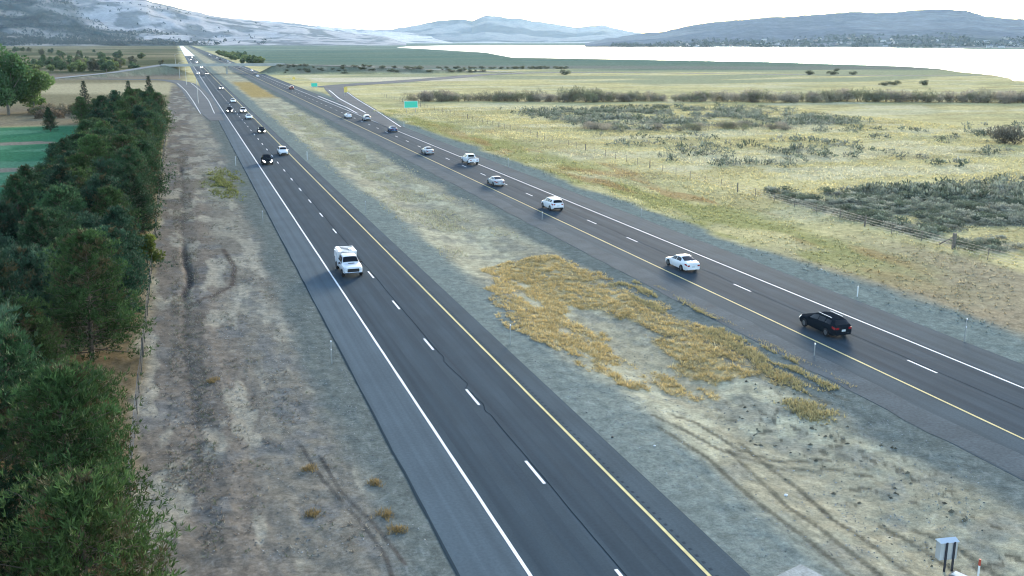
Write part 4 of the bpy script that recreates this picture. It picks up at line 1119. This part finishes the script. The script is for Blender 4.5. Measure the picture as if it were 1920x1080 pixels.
# pale broken branches at the bottom left
bl = tag(empty('fallen_branch', (-3.9, 33.6, gz(-3.9, 33.6))), 'pale broken branches poking out of the nearest pine beside the fence', 'branch')
mb = MB(); rb = np.random.default_rng(4)
for i in range(16):
    a = np.array([rb.uniform(-1.2, 0.8), rb.uniform(-1.6, 1.9), rb.uniform(0.05, 0.9)]); d = rb.normal(0, 0.6, 3); d[2] = abs(d[2]) * 0.5
    mb.tube(a, a + d, 0.05, 0.015, n=5)
mb.build('bough', mat('dead_wood', (0.42, 0.37, 0.28), 0.9, nscale=(5.0,)), bl)

# ------------------------------------------------------------------ vehicles
M_glass = mat('car_glass', (0.008, 0.010, 0.013), 0.12, spec=0.28)
M_tyre = mat('tyre_rubber', (0.018, 0.018, 0.02), 0.85)
M_rim = mat('alloy_rim', (0.30, 0.31, 0.32), 0.35, metal=0.8)
M_black = mat('black_plastic', (0.014, 0.014, 0.016), 0.55)
M_lamp_on = mat('headlight_on', (0.9, 0.9, 0.9), 0.15, emit=((1.0, 0.97, 0.90), 6.0))
M_lamp = mat('headlight', (0.75, 0.78, 0.80), 0.12)
M_tail = mat('taillight', (0.30, 0.012, 0.015), 0.25)
M_chrome = mat('chrome', (0.7, 0.72, 0.74), 0.2, metal=0.9)
M_plate = mat('licence_plate', (0.60, 0.62, 0.64), 0.5)
PAINT = {}
def paint(c):
    if c not in PAINT:
        PAINT[c] = mat('car_paint', c, 0.5 if max(c) < 0.05 else 0.32, spec=0.0 if max(c) < 0.05 else 0.3, coat=0.0 if max(c) < 0.05 else 0.35)
    return PAINT[c]

def wheel_meshes():
    out = []
    prof = [(-0.11, 0.21), (-0.115, 0.30), (-0.08, 0.335), (0.08, 0.335), (0.115, 0.30), (0.11, 0.21)]
    n = 20
    V = [(rr_ * math.cos(2 * math.pi * i / n), x, rr_ * math.sin(2 * math.pi * i / n)) for x, rr_ in prof for i in range(n)]
    F = [(a * n + i, a * n + (i + 1) % n, (a + 1) * n + (i + 1) % n, (a + 1) * n + i) for a in range(5) for i in range(n)]
    me = bpy.data.meshes.new('tyre'); me.from_pydata(V, [], F); me.materials.append(M_tyre)
    mb = MB()
    mb.tube((0, -0.085, 0), (0, 0.085, 0), 0.215, n=16)
    for k in range(5):
        a = 2 * math.pi * k / 5
        for s in (-1, 1):
            mb.add([(math.cos(a - .2) * .05, s * .10, math.sin(a - .2) * .05), (math.cos(a + .2) * .05, s * .10, math.sin(a + .2) * .05), (math.cos(a + .13) * .205, s * .095, math.sin(a + .13) * .205), (math.cos(a - .13) * .205, s * .095, math.sin(a - .13) * .205)], [(0, 1, 2, 3)])
    mr = bpy.data.meshes.new('rim'); mr.from_pydata([tuple(p) for p in mb.v], [], mb.f); mr.materials.append(M_rim)
    return me, mr
TYRE, RIM = wheel_meshes()

SPECS = {
 'sedan': dict(L=4.8, W=0.91, top=[(2.40, .60), (2.34, .70), (2.0, .80), (1.15, .94), (.35, 1.37), (-.15, 1.445), (-.75, 1.41), (-1.70, 1.07), (-2.28, 1.03), (-2.40, .88)],
    belt=[(2.4, .52), (2.2, .66), (1.15, .86), (-1.7, .95), (-2.3, .90), (-2.4, .78)], ws=[(2.4, .62), (2.25, .78), (1.6, .87), (0, .90), (-1.6, .88), (-2.25, .80), (-2.4, .70)],
    wt=[(2.4, .50), (1.2, .72), (.35, .58), (-.75, .56), (-1.7, .66), (-2.4, .62)], wheels=(1.42, -1.38), wr=1.0, sill=.24, cowl=1.15, rf=.35, rr=-.75, rg=-1.70, pil=[(-.20, .95), (-1.15, -.26)]),
 'suv': dict(L=4.7, W=0.93, top=[(2.32, .78), (2.26, .90), (1.9, .99), (1.1, 1.09), (.45, 1.58), (-.1, 1.67), (-1.5, 1.62), (-2.0, 1.54), (-2.26, 1.12), (-2.35, .95)],
    belt=[(2.32, .70), (2.1, .86), (1.1, 1.0), (-1.9, 1.10), (-2.35, 1.0)], ws=[(2.32, .66), (2.15, .82), (1.6, .91), (0, .93), (-1.7, .91), (-2.2, .83), (-2.35, .78)],
    wt=[(2.32, .55), (1.1, .76), (.45, .64), (-1.5, .62), (-2.0, .62), (-2.35, .74)], wheels=(1.40, -1.40), wr=1.06, sill=.28, cowl=1.1, rf=.45, rr=-2.0, rg=-2.26, pil=[(-.25, .9), (-1.12, -.32), (-1.80, -1.18)]),
 'wagon': dict(L=4.9, W=0.92, top=[(2.45, .66), (2.38, .78), (2.0, .88), (1.15, .99), (.40, 1.45), (-.2, 1.53), (-1.4, 1.49), (-1.85, 1.42), (-2.36, 1.06), (-2.45, .9)],
    belt=[(2.45, .58), (2.2, .74), (1.15, .92), (-2.0, 1.02), (-2.45, .92)], ws=[(2.45, .66), (2.25, .80), (1.6, .89), (0, .92), (-1.7, .90), (-2.3, .82), (-2.45, .74)],
    wt=[(2.45, .5), (1.15, .74), (.40, .61), (-1.4, .59), (-1.85, .60), (-2.45, .70)], wheels=(1.45, -1.42), wr=1.0, sill=.25, cowl=1.15, rf=.40, rr=-1.85, rg=-2.36, pil=[(-.22, .95), (-1.10, -.28), (-1.85, -1.16)]),
 'pickup': dict(L=5.8, W=0.99, top=[(2.88, 1.0), (2.82, 1.12), (2.4, 1.18), (1.45, 1.24), (.85, 1.82), (.4, 1.88), (-.55, 1.87), (-.85, 1.80), (-.95, 1.24), (-2.85, 1.24), (-2.9, 1.1)],
    belt=[(2.88, .92), (2.7, 1.05), (1.4, 1.14), (-.9, 1.16), (-2.85, 1.18), (-2.9, 1.0)], ws=[(2.88, .80), (2.7, .92), (1.9, .97), (0, .98), (-2.6, .98), (-2.9, .94)],
    wt=[(2.88, .70), (1.45, .82), (.85, .68), (-.85, .70), (-.95, .93), (-2.9, .92)], wheels=(1.85, -1.75), wr=1.18, sill=.45, cowl=1.45, rf=.85, rr=-.85, rg=-.95, pil=[(.28, 1.25), (-.78, .20)]),
}

def vehicle(kind, x, y, heading, colr, label, cat, lights=False, name=None, group=None, roof_rails=False, worktruck=False):
    S = SPECS[kind]
    pm = paint(colr)
    car = tag(empty(name or {'sedan': 'sedan_car', 'suv': 'suv_car', 'wagon': 'wagon_car', 'pickup': 'pickup_truck'}[kind], (x, y, 0.014)), label, cat, group)
    car.rotation_euler = (0, 0, math.pi / 2 if heading > 0 else -math.pi / 2)
    it = lambda k, xx: float(np.interp(xx, [p[0] for p in S[k][::-1]], [p[1] for p in S[k][::-1]]))
    Rw = 0.335 * S['wr'] + 0.055
    xs = set(round(p[0], 3) for k in ('top', 'belt') for p in S[k])
    xa, xb = S['top'][0][0], S['top'][-1][0]
    xs |= set(np.round(np.linspace(xb, xa, 40), 3))
    for wx in S['wheels']: xs |= set(np.round(wx + Rw * np.array([-1.02, -.99, -.85, -.6, -.3, 0, .3, .6, .85, .99, 1.02]), 3))
    xs = sorted(v for v in xs if xb <= v <= xa)
    cabin = lambda xx: S['rg'] <= xx <= S['cowl']
    def ring(xx):
        sill = S['sill']
        e = min(abs(xx - xa), abs(xx - xb))
        zb = sill + 0.10 * max(0, 1 - e / 0.35) ** 2
        ar = 0
        for wx in S['wheels']:
            q = Rw * Rw - (xx - wx) ** 2
            if q > 0: ar = max(ar, 0.335 * S['wr'] + math.sqrt(q))
        zb0 = max(zb, ar)
        zB, zT, ws, wt = it('belt', xx), it('top', xx), it('ws', xx), it('wt', xx)
        zB = min(zB, zT - 0.02)
        zb0 = min(zb0, zB - 0.10)
        p = [(ws * 0.93 if ar < zb else ws * 0.99, zb0), (ws * 1.0, max(zb + (zB - zb) * 0.40, zb0 + 0.03)), (ws * 1.0, max(zb + (zB - zb) * 0.72, zb0 + 0.06)), (ws * 0.955, zB),
             (wt, zT - (0.055 if zT - zB > 0.25 else 0.02)), (wt * 0.62, zT - 0.006), (0, zT)]
        return p
    rings = [ring(v) for v in xs]
    G = np.array([[(v, q[0], q[1]) for q in rg_] + [(v, -q[0], q[1]) for q in rg_[-2::-1]] for v, rg_ in zip(xs, rings)])
    ns, nk = G.shape[:2]
    Fq = []
    for i in range(ns - 1):
        for j in range(nk - 1):
            a = i * nk + j
            Fq.append((a, a + 1, a + nk + 1, a + nk))
    under = []
    me = bpy.data.meshes.new('body')
    V = [tuple(p) for p in G.reshape(-1, 3)]
    # flat underside and end caps
    nb = len(V)
    zf = S['sill'] + 0.02
    V += [(v, s * 0.72 * it('ws', v), zf + 0.10) for v in xs for s in (1, -1)]
    for i in range(ns - 1):
        Fq.append((nb + 2 * i, nb + 2 * i + 2, nb + 2 * i + 3, nb + 2 * i + 1))
        Fq.append((i * nk, (i + 1) * nk, nb + 2 * i + 2, nb + 2 * i))
        Fq.append((nb + 2 * i + 1, nb + 2 * i + 3, (i + 1) * nk + nk - 1, i * nk + nk - 1))
    Fq.append(tuple(range(nk)) ); Fq.append(tuple((ns - 1) * nk + j for j in range(nk - 1, -1, -1)))
    me.from_pydata(V, [], Fq)
    me.materials.append(pm); me.materials.append(M_black)
    bm = bmesh.new(); bm.from_mesh(me); bmesh.ops.recalc_face_normals(bm, faces=bm.faces)
    for f in bm.faces:
        f.smooth = True
        if f.calc_center_median().z < zf + 0.12 and f.normal.z < -0.5: f.material_index = 1
    for e_ in bm.edges:
        if len(e_.link_faces) == 2 and e_.calc_face_angle(0) > 0.6: e_.smooth = False
    bm.to_mesh(me); bm.free()
    body = link(bpy.data.objects.new('body', me), car)
    XS = np.array(xs)
    def at(xx, s):
        i = int(np.clip(np.searchsorted(XS, xx) - 1, 0, ns - 2)); t = (xx - XS[i]) / (XS[i + 1] - XS[i])
        j = int(np.clip(math.floor(s), 0, nk - 2)); u = s - j
        P = lambda a, b: G[a, b]
        return (P(i, j) * (1 - u) + P(i, j + 1) * u) * (1 - t) + (P(i + 1, j) * (1 - u) + P(i + 1, j + 1) * u) * t
    def panel(nm, c4, m, off=0.012, nx=6, ns_=4):
        """c4: four (x, s) corners going round"""
        (ax, as_), (bx, bs), (cx_, cs_), (dx_, ds) = c4
        pts = []
        for a in range(nx + 1):
            u = a / nx
            for b in range(ns_ + 1):
                v = b / ns_
                xx = (ax * (1 - u) + bx * u) * (1 - v) + (dx_ * (1 - u) + cx_ * u) * v
                ss = (as_ * (1 - u) + bs * u) * (1 - v) + (ds * (1 - u) + cs_ * u) * v
                p = at(xx, ss)
                t1 = at(min(xx + .03, xa), ss) - at(max(xx - .03, xb), ss); t2 = at(xx, min(ss + .1, nk - 1)) - at(xx, max(ss - .1, 0))
                nrm = np.cross(t1, t2); nrm = nrm / (np.linalg.norm(nrm) + 1e-9)
                out = p - np.array([0, 0, 0.6]); 
                if np.dot(nrm, p - np.array([np.clip(p[0], xb + 1, xa - 1), 0, 0.7])) < 0: nrm = -nrm
                pts.append(p + nrm * off)
        k = ns_ + 1
        fs = [(a * k + b, a * k + b + 1, (a + 1) * k + b + 1, (a + 1) * k + b) for a in range(nx) for b in range(ns_)]
        pts_in = []
        mb = MB(); mb.add(pts, fs)
        return mb.build(nm, m, car, smooth=True)
    c_, rf, rr_, rg_ = S['cowl'], S['rf'], S['rr'], S['rg']
    panel('windshield', [(c_ - .10, 4.05), (rf + .04, 4.12), (rf + .04, 7.88), (c_ - .10, 7.95)], M_glass, 0.014, 6, 8)
    if kind == 'pickup':
        MB().box((rg_ + .02, 0, (it('top', rr_) + 1.24) / 2 + .03), (.06, 1.1, .38)).build('rear_window', M_glass, car)
        if not worktruck:
            panel('truck_bed', [(-1.05, 4.25), (-2.78, 4.25), (-2.78, 7.75), (-1.05, 7.75)], M_black, 0.012, 4, 8)  # flat dark panel painted in place of the open bed's shaded recess
    else:
        d = rr_ - rg_
        panel('rear_window', [(rr_ - .10 * d, 4.15), (rg_ + .10 * d, 4.12), (rg_ + .10 * d, 7.88), (rr_ - .10 * d, 7.85)], M_glass, 0.014, 6, 8)
    for s in (0, 1):
        for (x0, x1) in S['pil']:
            lo, hi = (3.16, 3.86) if s == 0 else (8.84, 8.14)
            sl = 0.42 if x1 > 0.5 else 0.0
            panel('side_window', [(x0, lo), (x1, lo), (x1 - sl, hi), (x0 + (0.08 if x0 < -1 else 0), hi)], M_glass, 0.012, 5, 2)
    zl = it('belt', xa - .25)
    hm = M_lamp_on if lights else M_lamp
    for s in (0, 1):
        lo, hi = (2.15, 3.25) if s == 0 else (9.85, 8.75)
        panel('headlight', [(xa - .40, lo + (0.25 if s == 0 else -0.25)), (xa - .03, lo), (xa - .03, hi + (0.4 if s == 0 else -0.4)), (xa - .45, hi)], hm, 0.016, 4, 3)
        panel('taillight', [(xb + .38, 2.3 if s == 0 else 9.7), (xb + .03, 2.05 if s == 0 else 9.95), (xb + .03, 3.0 if s == 0 else 9.0), (xb + .38, 3.0 if s == 0 else 9.0)], M_tail, 0.016, 4, 3)
        y_ = (1, -1)[s]
        MB().box((xa - .02, y_ * .54 * S['W'] / .91, it('belt', xa) - .06), (.10, .26, .15)).build('headlight', hm, car)
        MB().box((xb + .01, y_ * .56 * S['W'] / .91, it('belt', xb) - .06), (.08, .24, .15)).build('taillight', M_tail, car)
        MB().box((c_ - .42, y_ * (it('ws', c_) + .10), it('belt', c_) + .08), (.12, .22, .16), 0, 0.85).build('mirror', pm if kind != 'pickup' else M_black, car, bevel=0.03)
    zg = S['sill']
    big = kind == 'pickup'
    MB().box((xa + .012, 0, it('belt', xa) - (.14 if not big else .16)), (.05, .88 if not big else 1.16, .14 if not big else .40), 0).build('grille', M_black, car, bevel=0.02)
    MB().box((xa - .01, 0, zg + .13), (.16, 1.25 if not big else 1.75, .13)).build('bumper', M_black if not big else M_chrome, car, bevel=0.04)
    MB().box((xb + .02, 0, zg + .15), (.16, 1.35 if not big else 1.75, .16)).build('bumper', (M_black if kind == 'suv' else (pm if not big else M_chrome)), car, bevel=0.04)
    MB().box((xb - .012, 0, (it('belt', xb) + zg) / 2 + .10), (.02, .34, .16)).build('licence_plate', M_plate, car)
    for wx in S['wheels']:
        for s in (1, -1):
            wo = link(bpy.data.objects.new('wheel', TYRE), car)
            wo.location = (wx, s * (S['W'] - .10), 0.335 * S['wr']); wo.scale = (S['wr'],) * 3
            link(bpy.data.objects.new('rim', RIM), wo)
    if roof_rails:
        for s in (1, -1):
            MB().tube((.1, s * .54, it('top', -.2) + .03), (-1.55, s * .52, it('top', -1.4) + .03), .025, n=6).build('roof_rail', M_chrome, car)
    if worktruck:
        MB().box((1.15 + .55, 0, 1.268), (.10, .62, .035)).build('hood_scoop', M_black, car)
        for s in (1, -1):
            MB().box((-1.95, s * .80, 1.47), (1.98, .38, .66)).build('service_box', pm, car, bevel=0.03)
            MB().box((-1.95, s * .80, 1.825), (2.0, .40, .05)).build('box_lid', pm, car)
            MB().box((-1.55, s * .86, 2.02), (2.75, .09, .08)).build('rack_rail', pm, car)
            for xx in (-.95, -2.0, -2.85):
                MB().box((xx, s * .86, 1.91), (.07, .06, .16)).build('rack_upright', pm, car)
        MB().box((-1.95, 0, 1.22), (1.9, 1.18, .06)).build('truck_bed', M_black, car)
        for xx in (-.28, -.92, -1.56, -2.20, -2.86):
            MB().box((xx, 0, 2.03), (.11, 1.66, .045)).build('rack_crossbar', pm, car)
        MB().box((-1.6, -.66, 2.075), (2.6, .26, .04)).build('rack_tray', pm, car)
    return car

WHITE = (0.80, 0.81, 0.82); SILVER = (0.42, 0.44, 0.46); BLACK = (0.016, 0.021, 0.027); BLUE = (0.03, 0.09, 0.20); GREY = (0.10, 0.11, 0.12); RED = (0.22, 0.03, 0.025); TAN = (0.42, 0.36, 0.33)
GO, GI = 'cars driving away on the right carriageway', 'oncoming cars on the left carriageway'
vehicle('pickup', 14.75, 96.6, -1, WHITE, 'white work truck with service boxes and a ladder rack, nearest oncoming vehicle', 'truck', group=GI, worktruck=True, name='work_truck')
vehicle('suv', 14.5, 190.5, -1, BLACK, 'black oncoming vehicle with headlights lit in the lane by the left shoulder', 'car', True, group=GI)
vehicle('suv', 18.9, 205.2, -1, WHITE, 'white oncoming crossover beside the yellow line, ahead of the dark ones', 'car', group=GI)
vehicle('sedan', 18.7, 257, -1, BLACK, 'dark oncoming car with two bright headlights on the yellow line side, middle distance', 'car', True, group=GI)
vehicle('sedan', 18.7, 304, -1, WHITE, 'white oncoming sedan just behind the dark car with bright headlights', 'car', group=GI)
vehicle('suv', 18.7, 331, -1, TAN, 'pinkish tan oncoming car with lit headlights following the white sedan', 'car', True, group=GI)
vehicle('suv', 14.6, 333, -1, BLACK, 'black oncoming vehicle by the white edge line, next to the pinkish car', 'car', True, group=GI)
vehicle('sedan', 18.5, 387, -1, WHITE, 'white oncoming car alone behind the pinkish and black pair', 'car', group=GI)
vehicle('suv', 18.5, 493, -1, GREY, 'small grey oncoming car far back beside the yellow line', 'car', True, group=GI)
vehicle('pickup', 12.6, 712, -1, WHITE, 'white oncoming van-like vehicle under the overpass, outer lane', 'car', True, group=GI)
vehicle('suv', 18.0, 710, -1, BLACK, 'dark oncoming vehicle under the overpass, inner lane', 'car', True, group=GI)
vehicle('wagon', 47.7, 64.0, 1, BLACK, 'black wagon with red taillights, nearest car driving away', 'car', group=GO, roof_rails=True)
vehicle('sedan', 47.5, 87.7, 1, WHITE, 'white sedan driving away behind the black wagon', 'car', group=GO)
vehicle('suv', 47.7, 126.0, 1, WHITE, 'white crossover with dark rear window ahead of the white sedan', 'car', group=GO)
vehicle('sedan', 47.2, 150.6, 1, SILVER, 'silver white coupe between the crossover and the pickup', 'car', group=GO)
vehicle('pickup', 51.0, 179.0, 1, WHITE, 'white pickup in the right lane with a dark bed', 'truck', group=GO)
vehicle('sedan', 47.3, 197.6, 1, SILVER, 'silver car in the left lane beyond the white pickup', 'car', group=GO)
vehicle('sedan', 50.7, 249.5, 1, BLUE, 'blue car with a pale roof in the right lane', 'car', group=GO)
vehicle('suv', 50.8, 287.5, 1, SILVER, 'silver car with reddish tail at the start of the exit ramp', 'car', group=GO)
vehicle('sedan', 47.3, 299, 1, WHITE, 'small white car in the left lane beside the exit ramp gore', 'car', group=GO)
vehicle('suv', 50.2, 483, 1, RED, 'dark reddish car past the exit ramp', 'car', group=GO)
vehicle('sedan', 47.0, 650, 1, WHITE, 'pale car just before the overpass, right carriageway', 'car', group=GO)
rc = np.random.default_rng(21)
fo = 'tiny car far along the right carriageway beyond the overpass'; fi = 'tiny car far along the left carriageway beyond the overpass'
for i, y in enumerate([760, 840, 1010, 1120, 1230, 1330, 1420, 1560, 1640]):
    vehicle(['suv', 'sedan'][i % 2], 47.4 if i % 3 else 51.0, y, 1, [WHITE, GREY, SILVER, WHITE, BLACK][i % 5], fo, 'car', group=GO)
for i, y in enumerate([880, 960, 1080, 1240, 1400]):
    vehicle(['suv', 'sedan'][i % 2], 14.6 if i % 2 else 18.3, y, -1, [WHITE, SILVER, WHITE][i % 3], fi, 'car', True, group=GI)

# ------------------------------------------------------------------ houses and trees on the far shore
M_hw = [mat('house_wall', c, 0.8) for c in ((0.40, 0.38, 0.35), (0.48, 0.47, 0.46), (0.30, 0.27, 0.24))]
M_hr = [mat('house_roof', c, 0.7) for c in ((0.20, 0.20, 0.20), (0.34, 0.34, 0.35), (0.16, 0.13, 0.12))]
M_hwin = mat('house_window', (0.03, 0.035, 0.045), 0.15)
def house_meshes(L, W, H, k):
    wall = MB().box((0, 0, H / 2 - 0.5), (L, W, H + 1))
    rf = MB().add([(-L / 2 - .5, -W / 2 - .5, H), (L / 2 + .5, -W / 2 - .5, H), (L / 2 + .5, W / 2 + .5, H), (-L / 2 - .5, W / 2 + .5, H), (-L / 2 - .5, 0, H + W * .28), (L / 2 + .5, 0, H + W * .28)],
                  [(0, 1, 5, 4), (2, 3, 4, 5), (1, 2, 5), (3, 0, 4), (3, 2, 1, 0)])
    win = MB()
    for i in range(4):
        for s in (-1, 1):
            win.box((-L * .36 + i * L * .24, s * (W / 2 + .02), H * .55), (L * .12, .08, H * .35))
    out = []
    for nm, b, m in (('wall', wall, M_hw[k]), ('roof', rf, M_hr[k]), ('window', win, M_hwin)):
        me = bpy.data.meshes.new(nm); me.from_pydata([tuple(p) for p in b.v], [], b.f); me.materials.append(m); out.append(me)
    return out
HM = [house_meshes(20, 11, 5, 0), house_meshes(26, 13, 6, 1), house_meshes(16, 10, 4.5, 2)]
dg = bpy.context.evaluated_depsgraph_get()
hills = [o for o in bpy.data.objects if o.name.startswith('mountain')]
dg.update()
def drop(x, y):
    best = 0.0
    for h_ in hills:
        ok, loc, nrm, fi_ = h_.ray_cast(Vector((x, y, 3000)), Vector((0, 0, -1)))
        if ok: best = max(best, loc.z)
    return best
rh = np.random.default_rng(31)
for i in range(64):
    a = R(rh.uniform(27.5, 46)); rad = 3330 + rh.uniform(0, 1) ** 1.4 * 560
    x, y = rad * math.sin(a), rad * math.cos(a)
    o = empty('house', (x, y, drop(x, y)), rh.uniform(0, 3.1)); o.scale = (rh.uniform(0.45, 0.8),) * 3
    tag(o, 'tiny pale house among the dark trees on the far lake shore', 'house', 'houses on the far lake shore')
    for me in HM[int(rh.integers(0, 3))]: link(bpy.data.objects.new(me.name.split('.')[0], me), o)
def far_wood(name, label, n, a0, a1, r0, r1, tint, size, seed, dens=None):
    r = np.random.default_rng(seed)
    VV = []; CC = []
    for i in range(n):
        a = R(r.uniform(a0, a1)); rad = r0 + (r1 - r0) * r.uniform(0, 1) ** 1.2
        x, y = rad * math.sin(a), rad * math.cos(a)
        if dens is not None and r.random() > dens(x, y): continue
        z = drop(x, y)
        h = size * r.uniform(0.6, 1.3); w_ = h * r.uniform(0.5, 0.8)
        m = 14
        d = norm(r.normal(size=(m, 3))); d[:, 2] = np.abs(d[:, 2])
        P = np.array([x, y, z]) + np.stack([d[:, 0] * w_ * .45, d[:, 1] * w_ * .45, d[:, 2] * h * .65 + h * .05], 1)
        V, F_ = cards(P, norm(d + r.normal(0, .5, d.shape)), h * .42, h * .42, r)
        VV.append(V); CC.append(np.repeat(np.array(tint) * r.uniform(.6, 1.35, (m, 1)), 4, 0))
    V = np.concatenate(VV); 
    tag(npobj(name, V, np.arange(len(V)).reshape(-1, 4), M_pine, col=np.concatenate(CC)), label, 'trees', None, 'stuff')
far_wood('shore_wood', 'dark belt of trees around the houses on the far lake shore', 2300, 24, 47, 3320, 3950, (0.05, 0.075, 0.07), 8, 41, lambda x, y: float(sm(0.38, 0.55, fbm(np.array([x / 90]), np.array([y / 90]), 142, 3))[0]))
far_wood('mountain_wood', 'scattered dark conifers on the lower slopes of the left mountain', 4500, -10, 5, 4400, 6500, (0.03, 0.055, 0.055), 12, 43, lambda x, y: 0.04 + float(forest_mask(np.array([x]), np.array([y]), np.array([(math.hypot(x, y) - 4300) / 2500]), np.array([math.degrees(math.atan2(x, y))]))[0]))

# ------------------------------------------------------------------ haze
if HAZE > 0:
    zt = max((max((v.co.z for v in h_.data.vertices)) for h_ in hills)) + 15
    hm = bpy.data.materials.new('haze_air'); hm.use_nodes = True
    t = hm.node_tree
    for n_ in list(t.nodes):
        if n_.type == 'BSDF_PRINCIPLED': t.nodes.remove(n_)
    pv = t.nodes.new('ShaderNodeVolumePrincipled')
    pv.inputs['Color'].default_value = (0.50, 0.74, 1.0, 1)
    pv.inputs['Density'].default_value = HAZE
    pv.inputs['Anisotropy'].default_value = 0.5
    t.links.new(pv.outputs[0], t.nodes['Material Output'].inputs['Volume'])
    S_ = 26000.0
    hz = MB().box((0, 0, (zt - 7) / 2), (2 * S_, 2 * S_, zt + 7)).build('haze', hm)
    tag(hz, kind='stuff')
